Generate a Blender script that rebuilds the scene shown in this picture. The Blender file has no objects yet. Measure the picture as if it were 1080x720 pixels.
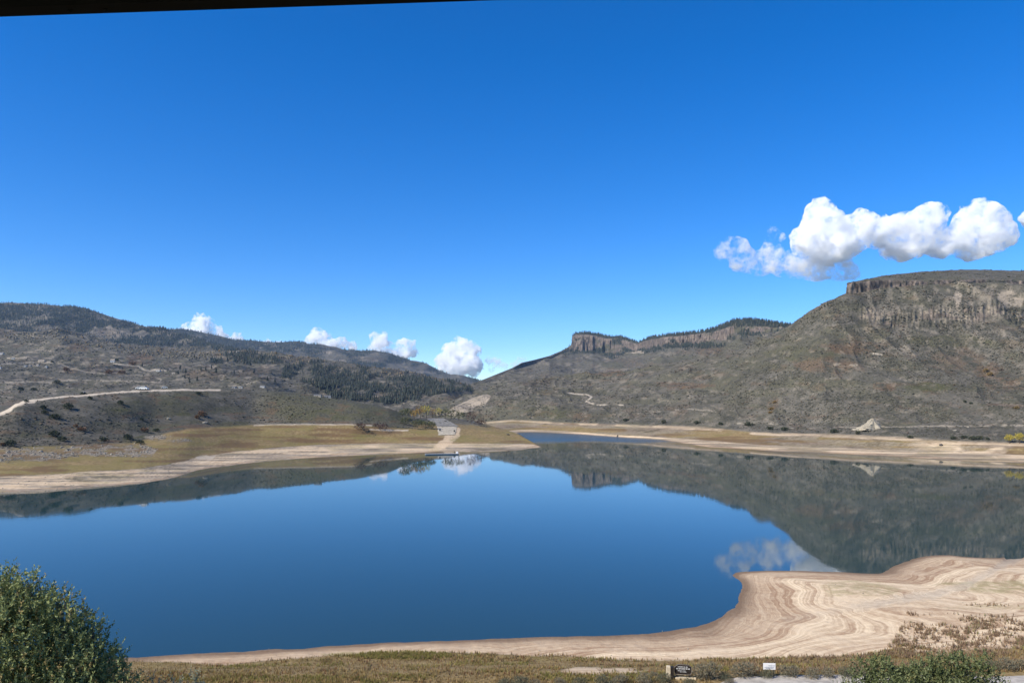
import bpy, math, random
import numpy as np

# ------------------------------------------------------------------ camera, sky, sun, exposure
F, HOR, CX, CAMZ = 800.0, 426.0, 540.0, 36.0        # focal length and horizon row of a 1080 px wide view
scene = bpy.context.scene
col = scene.collection
cam_d = bpy.data.cameras.new('camera'); cam = bpy.data.objects.new('camera', cam_d); col.objects.link(cam)
cam.location = (0, 0, CAMZ); cam.rotation_euler = (math.radians(90), 0, 0)
cam_d.sensor_width = 36; cam_d.lens = 36 * F / 1080
cam_d.shift_y = (HOR - 360) / 1080
cam_d.clip_start = 0.05; cam_d.clip_end = 80000
scene.camera = cam

SUN_EL, SUN_DIR = math.radians(40), (-0.85, -0.53)
SUN_AZ = math.atan2(SUN_DIR[0], SUN_DIR[1])
world = bpy.data.worlds.new('World'); scene.world = world; world.use_nodes = True
wt = world.node_tree; wt.nodes.clear()
wo = wt.nodes.new('ShaderNodeOutputWorld'); bg = wt.nodes.new('ShaderNodeBackground')
sky = wt.nodes.new('ShaderNodeTexSky'); sky.sky_type = 'NISHITA'; sky.sun_disc = False
sky.sun_elevation = SUN_EL; sky.sun_rotation = SUN_AZ
sky.altitude = 2300; sky.air_density = 1.0; sky.dust_density = 0.1; sky.ozone_density = 4.0
hsv = wt.nodes.new('ShaderNodeHueSaturation'); hsv.inputs['Saturation'].default_value = 1.36; hsv.inputs['Hue'].default_value = 0.509
wt.links.new(sky.outputs[0], hsv.inputs['Color']); wt.links.new(hsv.outputs[0], bg.inputs['Color'])
bg.inputs['Strength'].default_value = 0.142
wt.links.new(bg.outputs[0], wo.inputs['Surface'])
sl = bpy.data.lights.new('sun', 'SUN'); sun = bpy.data.objects.new('sun', sl); col.objects.link(sun)
sl.energy = 5.0; sl.angle = math.radians(0.53); sl.color = (1.0, 0.94, 0.84)
from mathutils import Vector
sun.rotation_euler = Vector((SUN_DIR[0] * math.cos(SUN_EL), SUN_DIR[1] * math.cos(SUN_EL), math.sin(SUN_EL) * math.hypot(*SUN_DIR))).to_track_quat('Z', 'Y').to_euler()
sun.location = (0, 0, 300)
vs = scene.view_settings; vs.view_transform = 'Standard'; vs.look = 'None'; vs.exposure = 0.45; vs.gamma = 1.0
vs.use_curve_mapping = False
cy = scene.cycles
cy.max_bounces = 24; cy.diffuse_bounces = 3; cy.glossy_bounces = 3; cy.transmission_bounces = 3
cy.volume_bounces = 24; cy.transparent_max_bounces = 16; cy.use_denoising = True
cy.volume_step_rate = 2.0; cy.volume_max_steps = 256

rng = np.random.default_rng(7); random.seed(7)

# ------------------------------------------------------------------ numeric helpers
def P(px, py, Y):
    return np.array([(px - CX) / F * Y, Y, CAMZ - (py - HOR) / F * Y])
def on_z(px, py, z=0.0):
    return P(px, py, (CAMZ - z) * F / (py - HOR))
def dz(py, z):
    return (CAMZ - z) * F / (py - HOR)

def _h(ix, iy, seed):
    h = (ix.astype(np.int64) * 374761393 + iy.astype(np.int64) * 668265263 + seed * 982451653) & 0xffffffff
    h = ((h ^ (h >> 13)) * 1274126177) & 0xffffffff
    return ((h ^ (h >> 16)) & 0xffff) / 65535.0
def vnoise(x, y, seed=0):
    x = np.asarray(x, float); y = np.asarray(y, float)
    x0 = np.floor(x); y0 = np.floor(y); fx = x - x0; fy = y - y0
    fx = fx * fx * fx * (fx * (fx * 6 - 15) + 10); fy = fy * fy * fy * (fy * (fy * 6 - 15) + 10)
    a = _h(x0, y0, seed); b = _h(x0 + 1, y0, seed); c = _h(x0, y0 + 1, seed); d = _h(x0 + 1, y0 + 1, seed)
    return (a * (1 - fx) + b * fx) * (1 - fy) + (c * (1 - fx) + d * fx) * fy
def fbm(x, y, octv=5, seed=0, gain=0.5):
    s = 0; a = 1; t = 0
    for k in range(octv):
        s = s + a * (vnoise(x * 2 ** k + 17.3 * k, y * 2 ** k - 9.1 * k, seed + k) * 2 - 1); t += a; a *= gain
    return s / t
def ridged(x, y, octv=4, seed=0):
    s = 0; a = 1; t = 0
    for k in range(octv):
        n = 1 - np.abs(vnoise(x * 2 ** k + 5.7 * k, y * 2 ** k + 3.3 * k, seed + k) * 2 - 1)
        s = s + a * n * n; t += a; a *= 0.5
    return s / t
def sstep(a, b, x):
    t = np.clip((x - a) / (b - a), 0, 1); return t * t * (3 - 2 * t)
def band(x, a, b, w):
    return sstep(a - w, a + w, x) * (1 - sstep(b - w, b + w, x))

def pchip_rows(t_nodes, V, t, keep=()):
    """monotone cubic through V (nodes x columns) evaluated at t"""
    t_nodes = np.asarray(t_nodes, float); h = np.diff(t_nodes)[:, None]
    d = np.diff(V, axis=0) / h
    m = np.zeros_like(V); m[0] = d[0]; m[-1] = d[-1]
    w1 = 2 * h[1:] + h[:-1]; w2 = h[1:] + 2 * h[:-1]
    same = (d[:-1] * d[1:]) > 0
    with np.errstate(all='ignore'):
        hm = (w1 + w2) / (w1 / d[:-1] + w2 / d[1:])
    m[1:-1] = np.where(same, hm, 0)
    for i in keep: m[i] = 0
    k = np.clip(np.searchsorted(t_nodes, t, side='right') - 1, 0, len(h) - 1)
    u = ((t - t_nodes[k]) / h[k, 0])[:, None]; hk = h[k]
    h00 = 2 * u ** 3 - 3 * u ** 2 + 1; h10 = u ** 3 - 2 * u ** 2 + u; h01 = -2 * u ** 3 + 3 * u ** 2; h11 = u ** 3 - u ** 2
    return h00 * V[k] + h10 * hk * m[k] + h01 * V[k + 1] + h11 * hk * m[k + 1]

# ------------------------------------------------------------------ mesh and object helpers
def mesh_np(name, V, quads=None, tris=None, mat=None, smooth=True, parent=None, cols=None, kind=None):
    me = bpy.data.meshes.new(name)
    V = np.asarray(V, np.float32)
    nq = 0 if quads is None else len(quads); nt = 0 if tris is None else len(tris)
    me.vertices.add(len(V)); me.vertices.foreach_set('co', V.ravel())
    me.loops.add(nq * 4 + nt * 3); me.polygons.add(nq + nt)
    li = np.concatenate([np.asarray(quads, np.int32).ravel() if nq else np.zeros(0, np.int32),
                         np.asarray(tris, np.int32).ravel() if nt else np.zeros(0, np.int32)])
    me.loops.foreach_set('vertex_index', li)
    st = np.concatenate([np.arange(nq) * 4, nq * 4 + np.arange(nt) * 3]).astype(np.int32)
    me.polygons.foreach_set('loop_start', st)
    me.polygons.foreach_set('use_smooth', np.full(nq + nt, smooth))
    for an, arr in (cols or {}).items():
        a = me.attributes.new(an, 'FLOAT_COLOR', 'POINT'); a.data.foreach_set('color', np.asarray(arr, np.float32).ravel())
    me.update(calc_edges=True); me.validate(clean_customdata=False)
    if mat: me.materials.append(mat)
    o = bpy.data.objects.new(name, me); col.objects.link(o)
    if parent: o.parent = parent
    if kind: o['kind'] = kind
    return o
def tag(o, label, cat, group=None, kind=None):
    if label: o['label'] = label
    if cat: o['category'] = cat
    if group: o['group'] = group
    if kind: o['kind'] = kind
    return o
def thing(name, label, cat, loc=(0, 0, 0), rotz=0.0, group=None):
    o = bpy.data.objects.new(name, None); col.objects.link(o)
    o.empty_display_size = 0.3
    o.location = loc; o.rotation_euler = (0, 0, rotz)
    return tag(o, label, cat, group)
def copy_thing(root, loc, rotz, scale=1.0, label=None):
    r = root.copy(); col.objects.link(r); r.location = loc; r.rotation_euler = (0, 0, rotz); r.scale = (scale,) * 3
    if label: r['label'] = label
    for ch in list(root.children):
        c = ch.copy(); col.objects.link(c); c.parent = r
        for g in list(ch.children):
            d = g.copy(); col.objects.link(d); d.parent = c
    return r

class MB:
    """collects solid pieces into one mesh"""
    def __init__(s): s.v = []; s.f = []
    def add(s, v, f):
        n = len(s.v); s.v += [tuple(p) for p in v]; s.f += [tuple(i + n for i in q) for q in f]; return s
    def box(s, x0, x1, y0, y1, z0, z1, tx=0.0, ty=0.0):
        v = [(x0, y0, z0), (x1, y0, z0), (x1, y1, z0), (x0, y1, z0),
             (x0 + tx, y0 + ty, z1), (x1 - tx, y0 + ty, z1), (x1 - tx, y1 - ty, z1), (x0 + tx, y1 - ty, z1)]
        return s.add(v, [(0, 3, 2, 1), (4, 5, 6, 7), (0, 1, 5, 4), (1, 2, 6, 5), (2, 3, 7, 6), (3, 0, 4, 7)])
    def prism(s, outline, y0, y1):            # outline in x,z extruded along y
        n = len(outline); v = [(x, y0, z) for x, z in outline] + [(x, y1, z) for x, z in outline]
        f = [tuple(range(n)), tuple(range(2 * n - 1, n - 1, -1))]
        f += [(i, i + n, (i + 1) % n + n, (i + 1) % n) for i in range(n)]
        return s.add(v, f)
    def tube(s, pts, rad, n=6):
        pts = [np.array(p, float) for p in pts]; rings = []
        for i, p in enumerate(pts):
            d = pts[min(i + 1, len(pts) - 1)] - pts[max(i - 1, 0)]; d /= np.linalg.norm(d) + 1e-9
            a = np.cross(d, (0.31, 0.95, 0.1)); a /= np.linalg.norm(a); b = np.cross(d, a)
            r = rad[i] if hasattr(rad, '__len__') else rad
            rings.append([p + r * (math.cos(2 * math.pi * k / n) * a + math.sin(2 * math.pi * k / n) * b) for k in range(n)])
        v = [q for r in rings for q in r]; f = []
        for i in range(len(pts) - 1):
            for k in range(n):
                f.append((i * n + k, i * n + (k + 1) % n, (i + 1) * n + (k + 1) % n, (i + 1) * n + k))
        f.append(tuple(range(n - 1, -1, -1))); f.append(tuple((len(pts) - 1) * n + k for k in range(n)))
        return s.add(v, f)
    def build(s, name, mat, parent=None, smooth=False, bevel=0):
        me = bpy.data.meshes.new(name); me.from_pydata(s.v, [], s.f); me.update()
        if smooth: me.polygons.foreach_set('use_smooth', [True] * len(me.polygons))
        me.materials.append(mat)
        o = bpy.data.objects.new(name, me); col.objects.link(o)
        if parent: o.parent = parent
        if bevel:
            b = o.modifiers.new('bevel', 'BEVEL'); b.width = bevel; b.segments = 2
        return o

# ------------------------------------------------------------------ material helpers
class NT:
    def __init__(s, name):
        s.m = bpy.data.materials.new(name); s.m.use_nodes = True; s.t = s.m.node_tree; s.t.nodes.clear()
        s.out = s.t.nodes.new('ShaderNodeOutputMaterial')
        s.pos = s.t.nodes.new('ShaderNodeNewGeometry').outputs['Position']
    def n(s, typ, **kw):
        x = s.t.nodes.new(typ)
        for k, v in kw.items(): setattr(x, k, v)
        return x
    def put(s, sock, val):
        if hasattr(val, 'links'): s.t.links.new(val, sock)
        elif isinstance(val, tuple) and len(val) == 3 and sock.type == 'RGBA': sock.default_value = (*val, 1)
        else: sock.default_value = val
    def math(s, op, a, b=0.5, clamp=False):
        x = s.n('ShaderNodeMath', operation=op, use_clamp=clamp); s.put(x.inputs[0], a); s.put(x.inputs[1], b); return x.outputs[0]
    def noise(s, scale, detail=4, rough=0.55, vec=None, dist=0.0):
        x = s.n('ShaderNodeTexNoise'); s.put(x.inputs['Vector'], vec or s.pos)
        x.inputs['Scale'].default_value = scale; x.inputs['Detail'].default_value = detail
        x.inputs['Roughness'].default_value = rough; x.inputs['Distortion'].default_value = dist
        return x.outputs['Fac']
    def step(s, v, a, b):
        x = s.n('ShaderNodeMapRange', interpolation_type='SMOOTHSTEP'); s.put(x.inputs[0], v)
        x.inputs[1].default_value = a; x.inputs[2].default_value = b; return x.outputs[0]
    def mix(s, f, a, b, mode='MIX'):
        x = s.n('ShaderNodeMix', data_type='RGBA', blend_type=mode)
        s.put(x.inputs[0], f); s.put(x.inputs[6], a); s.put(x.inputs[7], b); return x.outputs[2]
    def scalevec(s, v, sc):
        x = s.n('ShaderNodeVectorMath', operation='MULTIPLY'); s.put(x.inputs[0], v); x.inputs[1].default_value = sc; return x.outputs[0]
    def attr(s, name):
        x = s.n('ShaderNodeAttribute', attribute_name=name); sp = s.n('ShaderNodeSeparateColor')
        s.t.links.new(x.outputs['Color'], sp.inputs[0]); return sp.outputs[0], sp.outputs[1], sp.outputs[2], x.outputs['Alpha']
    def bump(s, h, strength, dist):
        x = s.n('ShaderNodeBump'); s.put(x.inputs['Height'], h); x.inputs['Strength'].default_value = strength
        x.inputs['Distance'].default_value = dist; return x.outputs[0]
    def surf(s, color, rough=0.9, normal=None, spec=0.2, **kw):
        b = s.n('ShaderNodeBsdfPrincipled'); s.put(b.inputs['Base Color'], color); s.put(b.inputs['Roughness'], rough)
        b.inputs['Specular IOR Level'].default_value = spec
        if normal: s.t.links.new(normal, b.inputs['Normal'])
        for k, v in kw.items(): s.put(b.inputs[k], v)
        s.t.links.new(b.outputs[0], s.out.inputs['Surface']); return s.m

def plain(name, c, rough=0.7, var=0.25, scale=3.0, spec=0.3, bump=0.0):
    t = NT(name)
    co = t.n('ShaderNodeTexCoord').outputs['Object']
    n = t.noise(scale, 5, 0.6, co)
    c2 = t.mix(t.step(n, 0.3, 0.7), tuple(x * (1 - var) for x in c), tuple(min(1, x * (1 + var)) for x in c))
    return t.surf(c2, rough, t.bump(n, bump, 0.02) if bump else None, spec)

# land: the colours of the soil, scrub, sand, dry grass, rock and forest floor, laid out by attributes
def land_material():
    t = NT('land')
    sand_m, grass_m, rock_m, forest_m = t.attr('zone_a')
    rust_m, pale_m, green_m, road_m = t.attr('zone_b')
    n_f = t.noise(0.45, 5, 0.7); n_m = t.noise(0.06, 6, 0.65); n_l = t.noise(0.009, 4, 0.6)
    speck = t.math('ADD', t.math('MULTIPLY', n_f, 0.6), t.math('MULTIPLY', n_m, 0.4))
    soil = t.mix(t.step(n_l, 0.35, 0.65), (0.118, 0.103, 0.08), (0.15, 0.133, 0.104))
    veg = t.mix(t.step(n_m, 0.35, 0.65), (0.055, 0.053, 0.039), (0.088, 0.083, 0.064))
    c = t.mix(t.step(speck, 0.64, 0.40), soil, veg)
    green = t.mix(t.step(n_f, 0.35, 0.65), (0.05, 0.051, 0.026), (0.09, 0.085, 0.043))
    c = t.mix(t.math('MULTIPLY', green_m, t.step(n_m, 0.3, 0.6)), c, green)
    rust = t.mix(t.step(n_f, 0.35, 0.65), (0.078, 0.052, 0.034), (0.13, 0.09, 0.056))
    c = t.mix(t.math('MULTIPLY', rust_m, t.step(n_m, 0.38, 0.56)), c, rust)
    ff = t.mix(t.step(n_m, 0.4, 0.62), (0.028, 0.034, 0.03), (0.085, 0.08, 0.06))
    c = t.mix(forest_m, c, ff)
    pale = t.mix(t.step(n_f, 0.3, 0.7), (0.2, 0.165, 0.125), (0.36, 0.3, 0.225))
    c = t.mix(t.math('MULTIPLY', pale_m, t.step(n_m, 0.28, 0.55)), c, pale)
    rv = t.scalevec(t.pos, (0.12, 0.12, 0.03)); n_r = t.noise(1.0, 6, 0.7, rv)
    rock = t.mix(t.step(n_r, 0.36, 0.62), (0.052, 0.043, 0.037), (0.2, 0.158, 0.125))
    led = t.noise(0.09, 5, 0.7, t.scalevec(t.pos, (0.35, 0.35, 2.5)))
    rock = t.mix(t.math('MULTIPLY', t.step(led, 0.52, 0.62), 0.6), rock, (0.07, 0.062, 0.046))
    c = t.mix(rock_m, c, rock)
    grass = t.mix(t.step(n_f, 0.3, 0.7), (0.15, 0.105, 0.045), (0.28, 0.205, 0.10))
    grass = t.mix(t.math('MULTIPLY', t.step(n_m, 0.48, 0.66), 0.6), grass, (0.15, 0.125, 0.045))
    grass = t.mix(t.math('MULTIPLY', green_m, 0.5), grass, (0.175, 0.148, 0.05))
    grass = t.mix(t.math('MULTIPLY', rust_m, 0.8), grass, (0.135, 0.083, 0.043))
    c = t.mix(grass_m, c, grass)
    # sand with the strand lines that a falling lake leaves along its contours
    sp = t.n('ShaderNodeSeparateXYZ'); t.put(sp.inputs[0], t.pos); z = sp.outputs[2]
    wob = t.noise(0.03, 1.5, 0.4)
    zz = t.math('ADD', z, t.math('MULTIPLY', wob, 0.8))
    cv = t.n('ShaderNodeCombineXYZ'); t.put(cv.inputs[2], zz)
    st1 = t.math('ADD', t.math('MULTIPLY', t.noise(8.0, 4, 0.85, cv.outputs[0]), 0.68), t.math('MULTIPLY', t.noise(1.7, 3, 0.7, cv.outputs[0]), 0.32))
    sand = t.mix(t.step(t.math('ADD', st1, t.math('MULTIPLY', t.math('SUBTRACT', t.noise(0.8, 6, 0.75), 0.5), 0.2)), 0.40, 0.59), (0.31, 0.195, 0.115), (0.70, 0.555, 0.365))
    sand = t.mix(t.math('MULTIPLY', t.step(t.noise(0.12, 5, 0.65), 0.45, 0.7), 0.7), sand, (0.62, 0.485, 0.325))
    sand = t.mix(t.math('MULTIPLY', t.step(n_f, 0.55, 0.8), 0.6), sand, (0.40, 0.29, 0.19))
    sand = t.mix(t.math('MULTIPLY', t.step(t.math('ADD', z, t.math('MULTIPLY', st1, 0.8)), 0.95, 0.4), 0.6), sand, (0.25, 0.155, 0.095))
    wet = t.step(z, 0.2, 0.02)
    sand = t.mix(t.math('MULTIPLY', wet, 0.75), sand, (0.12, 0.078, 0.05))
    sand = t.mix(t.math('MULTIPLY', green_m, t.step(n_f, 0.35, 0.6)), sand, (0.27, 0.225, 0.105))
    c = t.mix(sand_m, c, sand)
    roadc = t.mix(t.step(n_f, 0.3, 0.7), (0.36, 0.3, 0.225), (0.5, 0.425, 0.325))
    c = t.mix(road_m, c, roadc)
    nb = t.bump(speck, 0.5, 0.9)
    return t.surf(c, 0.95, nb, 0.1)
LAND = land_material()

def water_material():
    t = NT('lake_water')
    v1 = t.scalevec(t.pos, (0.9, 0.25, 1.0))
    w = t.math('ADD', t.noise(0.5, 3, 0.5, v1), t.math('MULTIPLY', t.noise(0.03, 3, 0.5), 2.0))
    nb = t.bump(w, 0.06, 0.06)
    sx = t.n('ShaderNodeSeparateXYZ'); t.put(sx.inputs[0], t.pos)
    far = t.math('MULTIPLY', t.step(t.math('ADD', sx.outputs[1], t.math('MULTIPLY', t.noise(0.02, 3), 90)), 720, 800), 0.2)
    patch = t.math('MULTIPLY', t.step(t.noise(0.012, 4, 0.6, t.scalevec(t.pos, (0.35, 1, 1))), 0.56, 0.72), 0.035)
    return t.surf((0.018, 0.044, 0.048), t.math('ADD', t.math('ADD', far, patch), 0.03), nb, 0.5, IOR=1.333)
WATER = water_material()

def leaf_material(name, ca, cb, cc, trans=0.25, rough=0.55):
    """ca..cb by the leaf's own tint, cc for the odd dead or odd coloured one"""
    t = NT(name)
    r, g, b, a = t.attr('tint')
    c = t.mix(r, ca, cb); c = t.mix(t.step(g, 0.86, 0.93), c, cc)
    p = t.n('ShaderNodeBsdfPrincipled'); t.put(p.inputs['Base Color'], c); p.inputs['Roughness'].default_value = rough
    p.inputs['Specular IOR Level'].default_value = 0.3
    tr = t.n('ShaderNodeBsdfTranslucent'); t.put(tr.inputs['Color'], c)
    mx = t.n('ShaderNodeMixShader'); mx.inputs[0].default_value = trans
    t.t.links.new(p.outputs[0], mx.inputs[1]); t.t.links.new(tr.outputs[0], mx.inputs[2])
    t.t.links.new(mx.outputs[0], t.out.inputs['Surface']); return t.m
BARK = plain('bark', (0.11, 0.085, 0.06), 0.9, 0.4, 6, 0.1)

# ------------------------------------------------------------------ terrain sheets
SHEETS = {}
def spline_col(xs, pts):
    pts = np.array(pts, float)
    return pts, [np.interp(xs, pts[:, 0], pts[:, k]) for k in range(1, pts.shape[1])]
def smooth1(a, n):
    if n < 2: return a
    k = np.hanning(n + 2)[1:-1]; k /= k.sum(); p = np.pad(a, n, mode='edge')
    return np.convolve(p, k, 'same')[n:-n]

def loft(name, x0, x1, dx, layers, rows, sm=None, keep=()):
    """layers: lists of (px, py, depth); a real surface strung between these curves in space"""
    xs = np.arange(x0, x1 + dx, dx)
    Ys, Zs = [], []
    for i, L in enumerate(layers):
        _, (py, D) = spline_col(xs, L)
        w = 9 if sm is None else sm[i]
        py = smooth1(py, int(w / dx)); D = smooth1(D, int(max(w, 25) / dx))
        Ys.append(D); Zs.append(CAMZ - (py - HOR) / F * D)
    nodes = np.concatenate([[0], np.cumsum(rows)])
    t = np.arange(nodes[-1] + 1)
    Y = pchip_rows(nodes, np.array(Ys), t); Z = pchip_rows(nodes, np.array(Zs), t, keep)
    s = np.interp(t, nodes, np.arange(len(layers)))[:, None] * np.ones((1, len(xs)))
    PX = np.ones((len(t), 1)) * xs[None]
    return dict(name=name, px=PX, s=s, X=(PX - CX) / F * Y, Y=Y, Z=Z)

def finish(sh, A, B, mat=None, kind='structure'):
    R, C = sh['X'].shape
    V = np.stack([sh['X'], sh['Y'], sh['Z']], -1).reshape(-1, 3)
    idx = np.arange(R * C).reshape(R, C)
    q = np.stack([idx[:-1, :-1], idx[:-1, 1:], idx[1:, 1:], idx[1:, :-1]], -1).reshape(-1, 4)
    z = np.zeros((R, C))
    za = np.stack([np.clip(A.get(k, z), 0, 1) for k in ('sand', 'grass', 'rock', 'forest')], -1).reshape(-1, 4)
    zb = np.stack([np.clip(B.get(k, z), 0, 1) for k in ('rust', 'pale', 'green', 'road')], -1).reshape(-1, 4)
    o = mesh_np(sh['name'], V, quads=q, mat=mat or LAND, cols={'zone_a': za, 'zone_b': zb})
    o['kind'] = kind
    sh['py'] = HOR + F * (CAMZ - sh['Z']) / sh['Y']
    sh['vis'] = sh['py'] <= np.minimum.accumulate(sh['py'], 0) + 0.6
    sh.update(A); sh.update(B); sh['obj'] = o
    SHEETS[sh['name']] = sh
    return o
def proj(sh): return HOR + F * (CAMZ - sh['Z']) / sh['Y']
def ell(sh, py, cx, cy, rx, ry, seed=0, jag=0.5):
    d = ((sh['px'] - cx) / rx) ** 2 + ((py - cy) / ry) ** 2
    d = np.sqrt(d) + jag * fbm(sh['px'] / rx * 2.2, py / ry * 1.3, 4, seed)
    return 1 - sstep(0.75, 1.05, d)
def strip(sh, py, pts, half, tol=1.0):
    """a band along a polyline given by (px, py)"""
    pts = np.array(pts, float); best = np.full(py.shape, 1e9); tol = tol * 1.3
    py = py + 0.9 * fbm(sh['px'] / 14, py / 6, 3, 401); half = half * (0.75 + 0.45 * fbm(sh['px'] / 5, py / 3, 3, 402))
    for a, b in zip(pts[:-1], pts[1:]):
        d = b - a; L2 = (d ** 2).sum() + 1e-9
        t = np.clip(((sh['px'] - a[0]) * d[0] + (py - a[1]) * d[1]) / L2, 0, 1)
        best = np.minimum(best, np.hypot(sh['px'] - a[0] - t * d[0], py - a[1] - t * d[1]))
    return 1 - sstep(half - tol / 2, half + tol / 2, best)
def poly_mask(sh, py, pts):
    pts = np.array(pts, float); x, y = sh['px'], py; ins = np.zeros(x.shape, bool)
    for (xa, ya), (xb, yb) in zip(pts, np.roll(pts, -1, 0)):
        c = ((ya > y) != (yb > y)) & (x < (xb - xa) * (y - ya) / (yb - ya + 1e-12) + xa); ins ^= c
    return ins.astype(float)

# --- far mountain behind the left skyline
M2 = loft('mountain_range', 120, 640, 1.0, [
    [(120, 385, 4600), (330, 392, 4800), (505, 415, 5000), (640, 420, 5000)],
    [(120, 366, 5600), (250, 372, 5700), (330, 377, 5800), (400, 386, 5900), (470, 402, 5900), (505, 410, 5800), (640, 415, 5800)],
    [(120, 352, 6800), (185, 351, 6800), (205, 353, 6800), (235, 358, 6800), (250, 360.5, 6800), (270, 362, 6800), (290, 363, 6900), (300, 362, 6900), (312, 361, 6900), (325, 364, 6900), (345, 367, 6900), (365, 370, 6900), (385, 370, 6900), (400, 372, 6900), (420, 379, 6900), (437, 382, 6900), (450, 384, 6900), (462, 391, 6900), (475, 395, 6900), (490, 397, 6800), (500, 400, 6800), (508, 403.5, 6800), (560, 408, 6800), (640, 410, 6800)],
    [(120, 372, 8500), (300, 380, 8500), (500, 410, 8500), (640, 414, 8500)]], [40, 90, 30], sm=[9, 9, 2, 9])
g = ridged(M2['X'] / 700, M2['Y'] / 1100, 5, 11) - 0.45
M2['Z'] += g * 90 * band(M2['s'], 0.3, 1.75, 0.25) + 14 * fbm(M2['X'] / 120, M2['Y'] / 200, 4, 3) * band(M2['s'], 0.3, 2.2, 0.2)
py = proj(M2); n = fbm(M2['px'] / 22, py / 5, 5, 5)
finish(M2, dict(forest=sstep(-0.15, 0.25, n + 0.25 * (M2['s'] > 1.3) - 0.05)), dict(pale=0.55 * sstep(0.25, 0.45, fbm(M2['px'] / 18, py / 4, 4, 8)), rust=0.4 * sstep(0.2, 0.4, fbm(M2['px'] / 25, py / 5, 4, 9))))

# --- forested mountain on the left
M1 = loft('mountain', -300, 330, 1.0, [
    [(-300, 372, 2500), (0, 368, 2550), (130, 378, 2600), (250, 384, 2600), (330, 392, 2600)],
    [(-300, 352, 3300), (0, 352, 3300), (60, 352, 3300), (120, 362, 3300), (180, 371, 3200), (250, 378, 3100), (330, 388, 3000)],
    [(-300, 338, 4000), (0, 336, 4000), (60, 337, 4000), (120, 346, 3900), (180, 359, 3800), (225, 370, 3600), (250, 376, 3500), (330, 388, 3300)],
    [(-300, 324, 4700), (0, 321.5, 4700), (25, 322, 4700), (50, 324, 4700), (75, 325.5, 4700), (100, 330, 4650), (125, 337, 4600), (150, 344, 4500), (170, 347.5, 4400), (185, 352, 4300), (200, 355.5, 4200), (215, 360, 4100), (235, 367, 3900), (250, 374, 3700), (330, 388, 3500)],
    [(-300, 340, 6000), (0, 340, 6000), (125, 352, 6000), (250, 388, 5000), (330, 398, 4500)]], [30, 70, 80, 25], sm=[9, 9, 9, 2, 9])
g = ridged(M1['X'] / 420, M1['Y'] / 900, 5, 21) - 0.45
M1['Z'] += (g * 70 + 10 * fbm(M1['X'] / 70, M1['Y'] / 160, 4, 4)) * band(M1['s'], 0.4, 2.8, 0.25)
py = proj(M1); n = fbm(M1['px'] / 26, py / 8, 5, 31)
edge = M1['s'] + 0.35 * n
bald = np.clip(ell(M1, py, 112, 350, 17, 8, 1, .7) + ell(M1, py, 148, 352, 8, 4, 2) + 0.8 * ell(M1, py, 50, 346, 16, 4, 3) + 0.7 * ell(M1, py, 15, 341, 14, 3, 4), 0, 1)
topp = sstep(2.55, 2.85, M1['s'] + .2 * n) * sstep(-0.1, 0.15, fbm(M1['px'] / 12, py / 5, 4, 33)) * band(M1['px'], 20, 140, 15)
bald = np.maximum(bald, .55 * sstep(.12, .32, fbm(M1['px'] / 15, py / 5, 4, 36)))
fo = sstep(1.05, 1.35, edge) * (1 - 0.9 * bald) * (1 - 0.7 * topp) * (1 - 0.85 * sstep(0.28, 0.42, fbm(M1['px'] / 13, py / 6, 4, 35)) * sstep(100, 140, M1['px']))
finish(M1, dict(forest=fo), dict(pale=0.45 * bald + 0.3 * sstep(.1, .4, n) * (1 - fo), rust=np.clip(0.9 * ell(M1, py, 115, 350, 13, 5, 5) + 0.6 * topp + .5 * band(M1['s'], .8, 1.3, .2) * sstep(.1, .3, n), 0, 1), green=0.3 + 0 * n))

# --- broad slope of the left hillside with houses, tracks and the conifer wood
N2 = loft('hills', -300, 600, 1.0, [
    [(-300, 446, 900), (0, 440, 900), (250, 428, 1000), (445, 462, 980), (520, 478, 1000), (600, 484, 1020)],
    [(-300, 405, 1300), (0, 405, 1250), (120, 402, 1350), (250, 402, 1450), (330, 412, 1450), (400, 424, 1500), (470, 426, 1500), (520, 447, 1500), (600, 462, 1500)],
    [(-300, 378, 2000), (0, 376, 2000), (120, 383, 2000), (250, 388, 2000), (330, 398, 2000), (400, 408, 2000), (470, 412, 2000), (520, 430, 2000), (600, 442, 2000)],
    [(-300, 352, 2700), (0, 353, 2700), (60, 353, 2700), (130, 366, 2700), (200, 371, 2700), (260, 374, 2700), (330, 381, 2800), (400, 389, 2800), (440, 394, 2800), (480, 403, 2700), (520, 416, 2600), (600, 424, 2500)],
    [(-300, 375, 4200), (250, 388, 4000), (480, 412, 3800), (600, 426, 3500)]], [60, 110, 90, 25])
g = ridged(N2['X'] / 260, N2['Y'] / 420, 5, 41) - 0.45
N2['Z'] += (g * 34 + 5 * fbm(N2['X'] / 60, N2['Y'] / 110, 4, 6) + 2.0 * fbm(N2['X'] / 14, N2['Y'] / 30, 3, 16)) * band(N2['s'], 0.5, 2.9, 0.3)
py = proj(N2); n = fbm(N2['px'] / 20, py / 4.5, 5, 51); n2 = fbm(N2['px'] / 12, py / 2.5, 4, 52)
wood = np.clip(poly_mask(N2, py + 2.5 * n, [(300, 384), (345, 381), (400, 390), (445, 396), (490, 404), (505, 412), (470, 413), (448, 420), (420, 426), (385, 424), (350, 420), (330, 406), (296, 398)]), 0, 1)
wood = wood * sstep(-0.22, 0.12, fbm(N2['px'] / 16, py / 4, 4, 53) + 0.25 * sstep(398, 410, py))
wood = np.clip(wood + poly_mask(N2, py + 2 * n, [(232, 374), (268, 372), (292, 378), (300, 384), (250, 383)]) * 0.9 + 0.8 * ell(N2, py, 228, 381, 9, 3, 7), 0, 1)
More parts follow.
